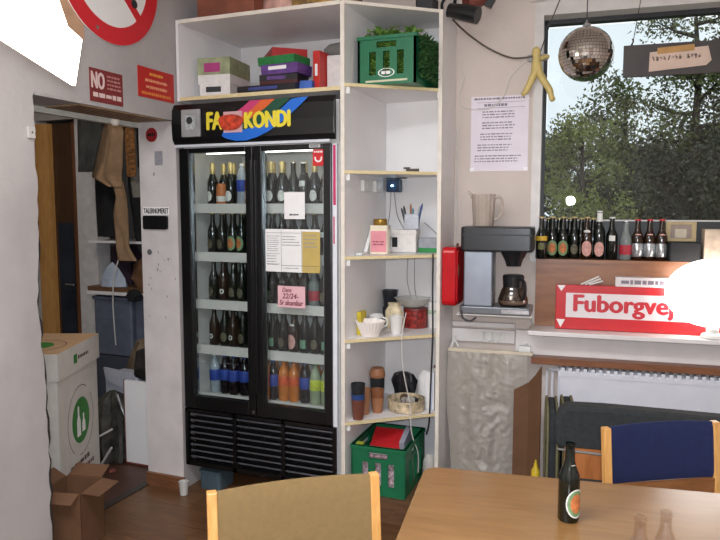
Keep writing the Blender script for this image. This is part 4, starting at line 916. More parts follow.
for (x, z) in ((.098, 1.86), (.392, 1.86), (.392, 2.25)): B().box(x-.012, -.003, z-.01, x+.012, -.002, z+.01).build('tape', mat('clear_tape', (236, 232, 234), .2), t, FW)

# coffee machine on a wire shelf
t = wthing('wire_shelf', 'white wire wall shelf carrying the coffee machine', 'shelf', .26, .15, 1.06)
for o_ in (.04, .10, .16, .22, .28): B().tube([(.06, -o_, 1.075), (.46, -o_, 1.075)], .003, 6).build('wire', M_capw, t, FW)
for s_ in (.07, .45): B().tube([(s_, -.28, 1.072), (s_, -.005, 1.072), (s_, -.005, .98)], .004, 6).build('bracket', M_capw, t, FW); 
for s_ in (.07, .45): B().tube([(s_, -.25, 1.07), (s_, -.01, .99)], .003, 6).build('bracket', M_capw, t, FW)
t = wthing('coffee_machine', 'black and steel filter coffee machine on the wire shelf', 'coffee machine', .26, .17, 1.079)
M_cm = mat('machine_black', (26, 26, 28), .3, var=.05); M_cms = mat('machine_steel', (150, 156, 166), .32, metal=.5, var=.05, scale=8)
B().prism(rrect(.075, -.27, .452, -.07, .02), 1.079, 1.118).build('base', mat('machine_base', (120, 122, 126), .3, metal=.5, var=.05), t, FW, bevel=.004)
B().box(.095, -.255, 1.118, .248, -.075, 1.415).build('tank', M_cms, t, FW, bevel=.008)
B().prism(rrect(.078, -.272, .456, -.065, .02), 1.415, 1.545).build('head', M_cm, t, FW, bevel=.008)
B().box(.08, -.2735, 1.50, .454, -.2715, 1.506).build('head_line', M_dark, t, FW)
B().lathe([(0, 0), (.038, 0), (.046, .03), (.075, .085), (.078, .09), (0, .09)], (.352, -.185, 1.335), 28).build('filter_basket', M_cm, t, FW, True)
B().lathe([(0, 0), (.07, 0), (.07, .004), (0, .004)], (.352, -.185, 1.118), 28).build('hot_plate', M_dark, t, FW, True)
B().box(.249, -.26, 1.20, .255, -.25, 1.40).build('switch_strip', M_dark, t, FW)
B().box(.30, -.2715, 1.088, .44, -.2695, 1.108).build('base_trim', M_chrome, t, FW)
t = wthing('coffee_carafe', 'glass coffee carafe with a black collar on the hot plate', 'carafe', .352, .185, 1.1225)
B().lathe([(0, 0), (.068, 0), (.079, .012), (.079, .035), (.062, .085), (.047, .112), (.049, .125), (.047, .125), (.045, .112), (.060, .085), (.077, .035), (.066, .004), (0, .004)], (0, 0, 0), 32).build('glass', glass_mat('carafe_glass', (214, 204, 196), .09), t, smooth=True)
B().lathe([(0, .004), (.0655, .005), (.0755, .016), (.0750, .03), (0, .031)], (0, 0, 0), 28).build('coffee', mat('coffee_rest', (140, 118, 98), .2), t, smooth=True)
B().lathe([(.046, .108), (.053, .100), (.058, .155), (.05, .166), (0, .168)], (0, 0, 0), 28).build('collar', M_cm, t, smooth=True)
B().tube(smooth_pts([(.04, -.04, .145), (.062, -.07, .13), (.066, -.075, .08), (.056, -.062, .04)], 5), .009, 8).build('handle', M_cm, t, smooth=True)
t = wthing('water_pitcher', 'ribbed smoky plastic pitcher on top of the coffee machine', 'pitcher', .185, .17, 1.5465)
M_pit = mat('pitcher_plastic', (200, 184, 170), .15, var=.03, alpha=.66)
B().lathe([(0, .001), (.05, 0), (.054, .006), (.062, .165), (.064, .172), (.0605, .172), (.051, .012), (0, .008)], (0, 0, 0), 48, wob=lambda a, z: 1+.035*math.cos(a*14)).build('body', M_pit, t, smooth=True)
B().prism([(-.055, .172), (-.078, .190), (-.085, .188), (-.064, .150)], -.02, .02, 'y').build('spout', M_pit, t, smooth=True)
B().tube(smooth_pts([(.06, 0, .155), (.092, 0, .15), (.1, 0, .10), (.085, 0, .05), (.057, 0, .035)], 5), .007, 8).build('handle', M_pit, t, smooth=True)
t = thing('red_case', 'glossy red metal case fixed to the right side of the shelf unit', 'case', (-.925, 3.66, 1.115))
M_rc = mat('case_red', (190, 20, 30), .15, var=.03)
B().prism(rrect(3.555, 1.115, 3.765, 1.435, .03), -.962, -.885, 'x').build('case_body', M_rc, t, FA, bevel=.01)
B().prism(rrect(3.572, 1.132, 3.748, 1.418, .02), -.885, -.878, 'x').build('case_lid', M_rc, t, FA, bevel=.003)
cable('brown leather strap hanging between the red case and the coffee machine', [(.052, -.2, 1.45), (.05, -.24, 1.38), (.064, -.25, 1.31), (.052, -.24, 1.24)], .007, mat('strap', (96, 58, 36), .6), FW)
cable('black power cord under the coffee machine', [(.09, -.29, 1.10), (.10, -.30, 1.06), (.14, -.30, 1.045), (.17, -.29, 1.065)], .005, M_cabk, FW)

# cable trunking with sockets and the bag holder
t = wthing('cable_trunking', 'white cable trunking along the wall below the coffee machine', 'trunking', .18, .02, .90)
B().box(.0, -.035, .968, .355, 0, .995).build('duct', M_paint, t, FW, bevel=.003)
B().box(.0, -.028, .88, .355, 0, .955).build('duct', M_paint, t, FW, bevel=.003)
for s_ in (.19, .25): B().box(s_, -.034, .893, s_+.05, -.028, .943).build('socket', M_capw, t, FW, bevel=.002)
for i in range(3):
    s_ = .185+.045*i
    one('wire_hook', ('left', 'middle', 'right')[i]+' white wire hook on the trunking above the plastic bag', 'hook', B().tube(smooth_pts([(s_, -.036, .935), (s_, -.06, .93), (s_-.012, -.075, .905), (s_-.022, -.07, .89)], 4), .004, 6), M_capw, FW, True)
t = wthing('bag_holder', 'cream rail holding the clear plastic bag', 'bag holder', .22, .13, .84)
B().box(-.005, -.15, .842, .46, -.125, .862).build('rail', mat('rail_cream', (206, 192, 170), .5), t, FW, bevel=.003)
for s_ in (.02, .42): B().tube([(s_, -.137, .85), (s_, -.03, .90), (s_, -.002, .92)], .006, 8).build('arm', M_capw, t, FW)
B().box(.385, -.155, .862, .45, -.12, .895).build('clip', M_capw, t, FW, bevel=.004)
B().tube(smooth_pts([(.01, -.14, .862), (.03, -.14, .905), (.055, -.14, .87)], 5), .005, 6).build('clip', M_capw, t, FW)
# plastic bag: crumpled translucent sheet
def plastic(name):
    m = bpy.data.materials.new(name); m.use_nodes = True; nt = m.node_tree; nt.nodes.clear()
    o = nt.nodes.new('ShaderNodeOutputMaterial'); tr = nt.nodes.new('ShaderNodeBsdfTransparent'); pr = nt.nodes.new('ShaderNodeBsdfPrincipled'); mx = nt.nodes.new('ShaderNodeMixShader')
    pr.inputs['Base Color'].default_value = lin((188, 180, 168)); pr.inputs['Roughness'].default_value = .2; pr.inputs['Specular IOR Level'].default_value = .7
    tc = nt.nodes.new('ShaderNodeTexCoord'); mp = nt.nodes.new('ShaderNodeMapping'); mp.inputs['Scale'].default_value = (1.0, 1.0, 3.5)
    n = nt.nodes.new('ShaderNodeTexNoise'); n.inputs['Scale'].default_value = 30; n.inputs['Detail'].default_value = 4; n.inputs['Distortion'].default_value = 1.5
    bp = nt.nodes.new('ShaderNodeBump'); bp.inputs['Strength'].default_value = .35; bp.inputs['Distance'].default_value = .01
    nt.links.new(tc.outputs['Object'], mp.inputs[0]); nt.links.new(mp.outputs[0], n.inputs['Vector']); nt.links.new(n.outputs['Fac'], bp.inputs['Height']); nt.links.new(bp.outputs[0], pr.inputs['Normal'])
    mx.inputs[0].default_value = .6; nt.links.new(tr.outputs[0], mx.inputs[1]); nt.links.new(pr.outputs[0], mx.inputs[2]); nt.links.new(mx.outputs[0], o.inputs[0])
    return m
M_bag = plastic('clear_bag_plastic')
bag = B()
def bagpt(side):
    def f(u, v):
        z = .845-v*.735; sp = .0+.5*0; w = .215+.012*math.sin(v*5)
        s_ = .213+(u-.5)*2*w*(1-.06*v)
        q1 = mnoise.noise(Vector((u*7+v*1.5, v*9, side*3.1))); q2 = mnoise.noise(Vector((u*12-v*3, v*26, side*1.7))); q3 = mnoise.noise(Vector((u*6, v*1.6, side*5.3)))
        nz = abs(q1)*.022+abs(q2)*.011+q3*.028
        ed = math.sin(math.pi*u)
        return (s_, -.137+side*(.005+ed*(.015+.055*v**.7))+nz*ed, z)
    return f
bag.grid(bagpt(-1), 60, 100); bag.grid(bagpt(1), 18, 20)
bg = one('plastic_bag', 'large crumpled clear plastic rubbish bag hanging under the coffee machine', 'plastic bag', bag, M_bag, FW, True)

# radiator
t = wthing('radiator', 'white panel radiator under the window sill', 'radiator', 1.3, .07, .14)
M_rad = mat('radiator_white', (222, 220, 226), .4, var=.02)
B().box(.60, -.11, .14, 2.3, -.10, .765).build('front_panel', M_rad, t, FW, bevel=.004)
B().box(.60, -.05, .14, 2.3, -.04, .765).build('rear_panel', M_rad, t, FW)
B().box(.595, -.112, .14, .60, -.03, .775).build('end_plate', M_rad, t, FW)
fm = None
for i in range(44):
    s_ = .61+i*.0385
    b = B().prism([(s_, -.118), (s_+.0185, -.118), (s_+.028, -.035), (s_+.0095, -.035)], .755, .782, 'z').build('grille_rib', M_rad, t, FW)
B().box(.60, -.116, .735, 2.3, -.110, .757).build('grille_rail', M_rad, t, FW)
t = wthing('radiator_pipe', 'pair of thin white radiator pipes left of the radiator', 'pipe', .55, .04, 0)
for s_ in (.535, .565): B().tube([(s_, -.04, 0), (s_, -.04, .74), (s_+.01, -.05, .755), (.60, -.06, .757)], .007, 8).build('pipe', M_rad, t, FW)

# street sign on the sill
t = wthing('street_sign', 'red and white street name sign standing on the window sill', 'street sign', 1.1, .08, .991)
B().box(.572, -.095, .992, 1.66, -.06, 1.232).build('box', M_red, t, FW, bevel=.003)
B().box(.625, -.0965, 1.058, 1.61, -.095, 1.190).build('face', mat('sign_face', (224, 214, 214), .35, var=.01), t, FW)
M_slet = mat('sign_letter_red', (196, 34, 46), .4, var=0)
text('lettering', 'Fuborgvej', M_slet, t, FW, .668, 1.155, 1.064, 1.180, -.0966, .0006, bold=.0055)
for (z0_, z1_) in ((1.231, 1.198), (1.045, 1.0)):
    B().prism([(.578, z0_), (.622, z0_), (.600, z1_)], -.0970, -.095, 'y').build('corner_arrow', M_paper, t, FW)
t = wthing('small_sign_box', 'long white printed carton lying on the street sign', 'carton', 1.0, .08, 1.2325)
B().box(.872, -.10, 1.2325, 1.14, -.03, 1.282).build('carton', mat('carton_white', (222, 210, 208), .5), t, FW)
lines(t, FW, .90, 1.12, 1.244, 1.270, 1, -.1002, M_typ, seed=2, ragged=0, fill=.9, cell=.02)
for i in range(3):
    one('white_stick', ('longest', 'middle', 'shortest')[i]+' white plastic stick lying on the street sign', 'stick', B().tube([(.70+.022*i, -.085, 1.236), (.79-.012*i+.022*i, -.05, 1.278-.012*i)], .005, 6), M_capw, FW)
# glowing globe standing in for the white glare above the sill
t = wthing('glare_globe', 'glowing white globe built for the glare on the sill by the street sign', 'lamp', 1.335, .145, .991)
B().lathe([(0, 0), (.05, 0), (.055, .006), (.05, .02), (.03, .028), (.03, .05), (0, .05)], (0, 0, 0), 24).build('base', M_capw, t, smooth=True)
gp_ = [(.17*math.sin(a)*(1.0), .228-.17*math.cos(a)*1.02) for a in np.linspace(0.17, math.pi, 18)]; gp_[-1] = (0, gp_[-1][1])
B().lathe([(0, gp_[0][1])]+gp_, (0, 0, 0), 36, 1.35, .30).build('globe', mat('globe_glow', (255, 250, 246), .3, var=0, emit=6.0), t, smooth=True)

# bottles and things on the wooden ledge
LZ = ZG0+.001
def ss(px): return .484+.00518*(px-541)
led = [('yellow', 'dark bottle with a yellow neck label at the left end of the window ledge', 541.5, .03), ('oval', 'dark bottle with a green oval label, second from the left on the ledge', 552.5, -.04), ('oval', 'dark bottle with a green oval label, third from the left on the ledge', 563.5, -.04),
       ('plain', 'black bottle right of the two green oval labels on the ledge', 575, -.05), ('pinkoval', 'brown bottle with a pale oval label left of the tall white-capped bottle', 587.5, -.03), ('whitecap', 'tallest bottle on the ledge, with a white foil top and pink labels', 600, -.04),
       ('whitelabel', 'dark bottle with a square white label right of the white-capped bottle', 612.5, -.04), ('redjar', 'clear bottle with a red label on the ledge', 626, -.03), ('silverband', 'leftmost of the three silver-labelled bottles on the ledge', 637.5, -.03),
       ('silverband', 'middle one of the three silver-labelled bottles on the ledge', 649, -.03), ('silverband', 'rightmost of the three silver-labelled bottles on the ledge', 660.5, -.03)]
for k, lab, px, off in led: put(k, lab, Wp(ss(px), off, LZ), WA, 'bottle', None, 1.0 if k not in ('silverband', 'redjar') else .95)
for i, px in enumerate((547, 558, 569.5, 581, 593)): put('plain', ORD[i]+' dark bottle from the left in the rear row against the window sash', Wp(ss(px)+.005, -.072, LZ), WA, 'bottle', 'rear row of bottles on the window ledge', .97)
t = wthing('picture_frame', 'pale wooden picture frame standing on a dark case on the ledge', 'picture frame', 1.20, -.06, 1.467)
B().box(-.075, 0, 0, .075, .014, .016).box(-.075, 0, .089, .075, .014, .105).box(-.075, 0, .016, -.05, .014, .089).box(.05, 0, .016, .075, .014, .089).build('frame', mat('frame_pale', (184, 162, 118), .5, var=.1), t, bevel=.002)
B().box(-.05, .006, .016, .05, .01, .089).build('picture', mat('picture_dim', (150, 132, 120), .5, var=.1), t)
B().box(-.028, .004, .02, .028, .006, .066).build('photo', mat('photo_pale', (196, 184, 160), .5, var=.1), t)
one('black_case', 'dark case under the pale picture frame on the ledge', 'case', B().prism(rrect(1.135, -.035, 1.285, .09, .01), LZ, 1.466), M_blackm, FW, bevel=.004)
one('beige_carton', 'beige carton right of the picture frame on the ledge', 'carton', B().box(1.30, -.03, LZ, 1.50, .07, 1.535), mat('carton_beige', (176, 158, 138), .6, var=.15, scale=18), FW, bevel=.002)

# mirror ball
RB = .135
t = wthing('mirror_ball', 'round mirror ball hanging in front of the window', 'mirror ball', .688, .20, 2.418-RB)
core = B(); core.lathe([(0, 0)]+[(RB*.975*math.sin(a), RB-RB*.975*math.cos(a)) for a in np.linspace(.12, math.pi-.12, 20)]+[(0, 2*RB)], (0, 0, 0), 32); core.build('core', mat('ball_core', (96, 92, 88), .3, metal=.8, var=0), t, smooth=True)
tl = B(); nb = 26; rnd = random.Random(1)
for i in range(nb):
    p0, p1 = math.pi*(i+.06)/nb, math.pi*(i+.94)/nb; pm_ = (p0+p1)/2; m_ = max(4, int(2*nb*math.sin(pm_)))
    for j in range(m_):
        a0, a1 = 2*math.pi*(j+.05)/m_, 2*math.pi*(j+.95)/m_; am = (a0+a1)/2
        nv = Vector((math.sin(pm_)*math.cos(am), math.sin(pm_)*math.sin(am), math.cos(pm_))); nt_ = (nv+Vector((rnd.gauss(0, .02), rnd.gauss(0, .02), rnd.gauss(0, .02)))).normalized()
        q_ = []
        for (p, a) in ((p0, a0), (p1, a0), (p1, a1), (p0, a1)):
            v = Vector((math.sin(p)*math.cos(a), math.sin(p)*math.sin(a), math.cos(p)))*RB
            v += nt_*((nv*RB*.997-v).dot(nt_)); q_.append((v.x, v.y, v.z+RB))
        tl.add(q_, [(0, 1, 2, 3)])
o = tl.build('mirror_tiles', mat('mirror', (206, 200, 192), .06, metal=1.0, var=0), t); o['kind'] = 'stuff'
B().lathe([(0, 2*RB-.004), (.02, 2*RB-.004), (.018, 2*RB+.014), (.006, 2*RB+.02), (.0, 2*RB+.05)], (0, 0, 0), 16).build('top_cap', M_chrome, t, smooth=True)
B().tube([(0, 0, 2*RB+.02), (0, 0, CEIL-2.418+RB)], .0025, 6).build('hanger', M_dark, t)
# hanging board with a taped note
t = wthing('hanging_board', 'dark board with a taped paper note hanging in front of the window', 'board', 1.15, .20, 2.292)
B().box(.866, -.21, 2.292, 1.52, -.19, 2.445).build('board', mat('board_dark', (58, 50, 46), .5, var=.12, scale=8), t, FW)
note = B().prism([(.984, 2.312), (1.24, 2.330), (1.262, 2.352), (1.245, 2.42), (.986, 2.405)], -.2125, -.2105, 'y').build('note', mat('note_paper', (204, 178, 160), .7, var=.04), t, FW)
B().box(1.02, -.2145, 2.398, 1.185, -.2125, 2.428, ry=R(-3)).build('tape', mat('tape_tan', (176, 132, 72), .5, var=.1), t, FW)
sq = B(); rnd = random.Random(12); M_pc = mat('pencil', (110, 92, 84), .7, var=0)
for wx, n_ in ((1.005, 4), (1.075, 4), (1.16, 4)):
    for i in range(n_):
        x = wx+i*.016; zb = 2.36+.02*(x-1.0)
        for k in range(3):
            a = rnd.uniform(-1, 1); sq.box(x+rnd.uniform(-.004, .004)-.001, -.2132, zb+rnd.uniform(0, .006), x+.001, -.2126, zb+.024, ry=a*.5) if k < 2 else sq.box(x-.005, -.2132, zb+rnd.uniform(0, .02), x+.006, -.2126, zb+.003+rnd.uniform(0, .02))
sq.build('scribble', M_pc, t, FW)
for (a, e) in ((.905, 1.0), (1.45, 1.16)): B().tube([(a, -.2, 2.44), (e, -.2, CEIL)], .002, 5).build('string', M_cabk, t, FW)
B().tube([(.898, -.2, 2.44), (.91, -.2, 2.465), (.905, -.2, 2.478)], .004, 5).build('knot', M_cabk, t, FW)

# clip spotlight at the top of the wall, its cable, the yellow rubber figure
t = wthing('spotlight', 'black spotlight clamped at the top right of the shelf unit', 'spotlight', .08, .22, 2.62)
B().tube([(-.005, -.22, 2.685), (.07, -.24, 2.662), (.15, -.26, 2.635)], [.035, .042, .044], 18).build('barrel', M_cm, t, FW, True)
B().tube([(.08, -.20, 2.72), (.14, -.16, 2.75), (.19, -.16, 2.765)], [.04, .045, .04], 14).build('lamp_holder', mat('holder_rust', (120, 60, 50), .5), t, FW, True)
B().tube(smooth_pts([(-.02, -.21, 2.76), (-.045, -.22, 2.72), (-.03, -.22, 2.665), (.03, -.23, 2.65)], 4), .008, 8).build('yoke', M_cm, t, FW, True)
B().box(.185, -.22, 2.685, .225, -.19, 2.735, ry=R(30)).build('knob', M_cm, t, FW, bevel=.004)
B().tube([(.02, -.2, 2.73), (.0, -.1, 2.80), (.0, 0, 2.82)], .01, 8).build('arm', M_cm, t, FW)
cable('dark cable sagging from the spotlight to the window frame', [(.0, -.15, 2.655), (.08, -.08, 2.585), (.19, -.04, 2.51), (.30, -.03, 2.46), (.38, -.03, 2.455), (.42, -.03, 2.46)], .005, mat('cable_brown', (74, 58, 42), .5), FW)
cable('white cable looping down the wall beside the shelf unit', [(.03, -.006, 2.41), (.045, -.006, 2.36), (.02, -.006, 2.28), (.03, -.006, 2.22), (.09, -.006, 2.195), (.20, -.006, 2.20), (.27, -.006, 2.27), (.30, -.006, 2.36), (.38, -.01, 2.44)], .003, M_cabwh, FW)
cable('black string running from the yellow figure up to the ceiling', [(.46, -.05, 2.48), (.50, -.06, 2.6), (.56, -.08, 2.75)], .003, M_cabk, FW)
cable('thin white cable down the corner by the shelf unit', [(.012, -.006, 2.1), (.014, -.006, 1.8), (.012, -.006, 1.5)], .003, M_cabwh, FW)
one('cable_joint', 'small grey cable connector behind the yellow figure', 'connector', B().prism(rrect(.39, 2.435, .50, 2.468, .008), -.03, -.013, 'y'), mat('connector_grey', (150, 146, 140), .5), FW)
M_rub = mat('rubber_yellow', (206, 182, 112), .45, var=.06, scale=30)
fig = B()
fig.tube([(.438, -.05, 2.505), (.437, -.05, 2.495), (.437, -.05, 2.475), (.438, -.05, 2.455), (.440, -.05, 2.43), (.441, -.05, 2.40), (.442, -.05, 2.37), (.443, -.05, 2.355)], [.004, .018, .024, .019, .022, .028, .031, .012], 14, .7)
fig.tube(smooth_pts([(.435, -.05, 2.375), (.415, -.052, 2.33), (.395, -.055, 2.285), (.378, -.055, 2.262), (.368, -.06, 2.258)], 3), [.02]*4+[.017]*4+[.013]*4+[.009], 10)
fig.tube(smooth_pts([(.452, -.05, 2.375), (.478, -.052, 2.325), (.508, -.055, 2.28), (.522, -.056, 2.235), (.532, -.06, 2.215)], 3), [.02]*4+[.018]*4+[.015]*4+[.010], 10)
fig.tube(smooth_pts([(.46, -.05, 2.44), (.485, -.052, 2.45), (.505, -.055, 2.445)], 3), [.012]*3+[.01]*3+[.006], 8)
one('rubber_figure', 'yellow rubber doll hanging at the left edge of the window', 'doll', fig, M_rub, FW, True)

# ================================================================== HALL THINGS
def garment(name, label, rows, y, th, nf, m, seed=0, cat='coat', folds=.35):
    """hanging cloth: rows of (z, x0, x1) from top to bottom, front and back with vertical folds"""
    b = B(); NU = 18; zs = np.linspace(rows[0][0], rows[-1][0], 22); rz_ = [r_[0] for r_ in rows][::-1]
    def pt(u, v, side):
        z = rows[0][0]+(rows[-1][0]-rows[0][0])*v
        x0 = np.interp(z, rz_, [r_[1] for r_ in rows][::-1]); x1 = np.interp(z, rz_, [r_[2] for r_ in rows][::-1])
        f = math.sin(math.pi*u)**.5; w = math.sin(u*nf*math.pi*2+seed+v*1.3)*folds*th+mnoise.noise(Vector((u*3, v*4, seed)))*th*.5
        return (float(x0+(x1-x0)*u), y+side*th*f*.6+w*f, z)
    for side in (-1, 1): b.grid(lambda u, v: pt(u, v, side), NU, 22)
    o = one(name, label, cat, b, m, FA, True)
    bm = bmesh.new(); bm.from_mesh(o.data); bmesh.ops.remove_doubles(bm, verts=bm.verts, dist=.0008); bm.to_mesh(o.data); bm.free()
    return o
one('coat_rail', 'dark rail the coats hang from in the hall alcove', 'rail', B().cyl((-3.955, 4.12, 2.36), (-2.70, 4.12, 2.36), .014), M_dark, smooth=True)
M_coatg = mat('coat_grey', (58, 58, 54), .9, var=.12, bump=.3); M_coatt = mat('coat_tan', (152, 122, 92), .9, var=.08, bump=.3); M_coatk = mat('coat_black', (22, 22, 24), .9, var=.2, bump=.3)
garment('grey_coat', 'dark grey coat hanging at the left end of the hall rail', [(2.352, -3.86, -3.66), (2.25, -3.87, -3.62), (1.93, -3.875, -3.73), (1.91, -3.87, -3.75)], 3.97, .035, 2, M_coatg, 1)
garment('tan_coat', 'tan coat hanging in the middle of the hall rail', [(2.352, -3.70, -3.54), (2.20, -3.74, -3.50), (1.95, -3.80, -3.52), (1.87, -3.815, -3.53), (1.80, -3.66, -3.53)], 4.04, .035, 2, M_coatt, 2)
garment('tan_sleeve_coat', 'long tan jacket hanging down to the wooden shelf', [(1.84, -3.64, -3.53), (1.72, -3.60, -3.50), (1.60, -3.63, -3.49), (1.35, -3.61, -3.49), (1.25, -3.60, -3.42)], 4.05, .03, 1, M_coatt, 3, 'jacket')
garment('black_coat', 'black coat hanging right of the tan coat', [(2.352, -3.56, -3.30), (2.2, -3.57, -3.28), (1.8, -3.56, -3.26), (1.35, -3.50, -3.26), (1.29, -3.46, -3.27)], 4.14, .04, 2, M_coatk, 4)
garment('black_trousers', 'black trousers hanging below the grey coat', [(1.90, -3.90, -3.66), (1.7, -3.90, -3.66), (1.42, -3.89, -3.66)], 4.16, .03, 2, M_coatk, 5, 'trousers')
garment('striped_scarf', 'orange and dark striped scarf hanging by the door jamb', [(2.352, -3.45, -3.37), (2.1, -3.46, -3.365), (1.87, -3.45, -3.365)], 4.0, .02, 1, mat('scarf', (128, 84, 42), .9, var=.4, scale=26, stretch=(1, 1, 3)), 6, 'scarf')
garment('grey_shirt', 'grey shirt hanging on the rail between black coat and scarf', [(2.352, -3.43, -3.39), (1.95, -3.43, -3.39), (1.85, -3.45, -3.33), (1.72, -3.43, -3.34)], 4.04, .03, 1, mat('shirt_grey', (126, 122, 112), .9), 9, 'shirt')
# shelving in the alcove
t = thing('alcove_shelf', 'narrow white shelf in the hall alcove under the trousers', 'shelf', (-3.6, 4.4, 1.37))
B().box(-3.955, 4.12, 1.372, -2.71, 4.74, 1.39).build('board', M_white, t, FA)
t = thing('wooden_shelf', 'thick wooden shelf across the hall alcove', 'shelf', (-3.55, 4.4, .98))
B().box(-3.955, 4.10, .985, -2.71, 4.74, 1.035).build('board', wood_mat('old_shelf', (88, 62, 42), (116, 84, 58), 5, (2, 12, 12)), t, FA)
B().box(-3.955, 4.09, .975, -2.71, 4.10, 1.0).build('lip', M_white, t, FA)
one('file_box', 'dark red and blue box on the narrow alcove shelf', 'box', B().box(-3.86, 4.26, 1.037, -3.66, 4.44, 1.34), mat('file_dark', (46, 30, 44), .6, var=.4, scale=12))
one('blue_paper', 'crumpled pale blue paper heap on the wooden hall shelf', 'paper', B().lathe([(0, 0), (.13, 0), (.11, .06), (.06, .14), (0, .19)], (-3.76, 4.165, 1.036), 9, 1.0, .48, wob=lambda a, z: 1+.12*math.sin(3*a+z*20)), mat('paper_blue', (168, 178, 192), .7))
one('brown_jumper', 'brown jumper bundled on the wooden hall shelf by the jamb', 'jumper', B().lathe([(0, 0), (.11, 0), (.14, .07), (.11, .17), (.05, .23), (0, .24)], (-3.46, 4.22, 1.036), 24, 1, .7, wob=lambda a, z: 1+.12*math.sin(3*a+z*25)+.05*math.sin(8*a)), mat('jumper', (118, 82, 54), .95, var=.12, bump=.3), smooth=True)
one('black_glove', 'black glove hanging over the edge of the wooden shelf', 'glove', B().lathe([(0, 0), (.05, .01), (.065, .05), (.04, .09), (0, .1)], (-3.46, 4.05, .94), 18, 1, .7, wob=lambda a, z: 1+.12*math.sin(5*a)), M_coatk, smooth=True)
def bin_(label, x0, x1):
    t = thing('storage_crate', label, 'crate', ((x0+x1)/2, 4.3, .0))
    M_g = mat('crate_grey', (96, 102, 116), .5, var=.06)
    B().prism(rrect(x0, 4.13, x1, 4.55, .02), .50, .93, 'z').build('tub', M_g, t, FA)
    B().prism(rrect(x0-.012, 4.118, x1+.012, 4.562, .02), .93, .955, 'z').build('lid', M_g, t, FA, bevel=.004)
    for k in (.78, .84): B().box(x0+.08, 4.126, k, x1-.08, 4.13, k+.012).build('rib', M_g, t, FA)
    B().prism(rrect(x0, 4.13, x1, 4.55, .02), 0, .49, 'z').build('lower_tub', mat('crate_slate', (70, 74, 84), .55), t, FA)
bin_('grey plastic storage tub under the left of the wooden hall shelf', -3.93, -3.56); bin_('grey plastic storage tub under the right of the wooden hall shelf', -3.53, -3.16)
cable('white cord dangling in front of the grey hall tubs', [(-3.60, 4.05, 1.25), (-3.63, 4.03, 1.1), (-3.645, 4.03, .9), (-3.64, 4.04, .6)], .005, M_cabwh)

# big deposit box
def M_boxmat(): return mat('deposit_card_white', (206, 198, 188), .7, var=.03)
bx = Vector((-2.77, 2.634)); bd = Vector((-.393, .919)); ba = math.atan2(bd.y, bd.x)     # right-hand face runs along bd
W_, D_ = .56, .42
FB = ((bx.x, bx.y, 0), ba)                      # x along the printed face, +y away from the room
t = thing('deposit_box', 'tall white cardboard collection box with a green bottle emblem in the doorway', 'box', (bx.x, bx.y, 0), ba)
Mb = M_boxmat()
bb = B().box(0, 0, 0, W_, D_, .78).build('carton', Mb, t, FB)
lid = B().box(-.014, -.014, .745, W_+.014, D_+.014, .889).build('lid', Mb, t, FB)
B().box(-.012, -.012, .8885, W_+.012, D_+.012, .8905).build('lid_top', mat('card_tan', (186, 150, 112), .75, var=.04), t, FB)
def disc(cx, cy, rx_, ry_, n=36): return [(cx+rx_*math.cos(2*math.pi*i/n), cy+ry_*math.sin(2*math.pi*i/n)) for i in range(n)]
def ring2(cx, cy, rx_, ry_, wd_, n=36, a0=0., a1=2*math.pi):
    o2 = [(cx+rx_*math.cos(a0+(a1-a0)*i/n), cy+ry_*math.sin(a0+(a1-a0)*i/n)) for i in range(n+1)]; i2 = [(cx+(rx_-wd_)*math.cos(a0+(a1-a0)*i/n), cy+(ry_-wd_)*math.sin(a0+(a1-a0)*i/n)) for i in range(n+1)]
    return o2, i2
M_emg = mat('emblem_green', (46, 120, 40), .6, var=.05); M_brn = mat('print_brown', (92, 62, 58), .7, var=0)
def flatring(b, o2, i2, mk):
    n = len(o2); b.add([mk(p) for p in o2]+[mk(p) for p in i2], [(i, i+1, n+i+1, n+i) for i in range(n-1)])
# top emblem
B().add([(p[0], p[1], .8915) for p in disc(.20, .20, .10, .10)], [tuple(range(36))]).build('emblem', M_emg, lid, FB)
q_ = B(); flatring(q_, *ring2(.20, .20, .165, .165, .006), lambda p: (p[0], p[1], .8913)); q_.build('emblem_ring', M_brn, lid, FB)
# side emblem on the printed face
cxs, czs = .295, .445
B().add([(p[0], -.0006, p[1]) for p in disc(cxs, czs, .125, .13)], [tuple(range(36))]).build('emblem', M_emg, bb, FB)
q_ = B(); flatring(q_, *ring2(cxs, czs, .185, .20, .005, 30, R(-100), R(38)), lambda p: (p[0], -.0006, p[1])); flatring(q_, *ring2(cxs, czs, .185, .20, .005, 30, R(60), R(235)), lambda p: (p[0], -.0006, p[1])); q_.build('emblem_ring', M_brn, bb, FB)
def bottle_sil(x, z, w, hh): return [(x-w, z), (x+w, z), (x+w, z+hh*.5), (x+w*.4, z+hh*.7), (x+w*.4, z+hh), (x-w*.4, z+hh), (x-w*.4, z+hh*.7), (x-w, z+hh*.5)]
for (x, z, w, hh) in ((cxs-.035, czs-.085, .026, .17), (cxs+.035, czs-.075, .024, .105)):
    p = bottle_sil(x, z, w, hh); B().add([(a, -.0012, b_) for a, b_ in p], [tuple(range(8))]).build('emblem_bottle', M_paper, bb, FB)
lines(bb, FB, .13, .40, .195, .225, 1, -.0004, M_brn, seed=3, ragged=0, fill=.9, cell=.03); lines(bb, FB, .17, .46, .145, .175, 1, -.0004, M_brn, seed=4, ragged=0, fill=.9, cell=.03)
# small mark on the lid side
B().box(.19, -.0152, .79, .235, -.0144, .84).build('lid_mark', M_emg, lid, FB)
lines(lid, FB, .25, .40, .803, .828, 1, -.0142, M_brn, seed=7, ragged=0, fill=.9, cell=.022)

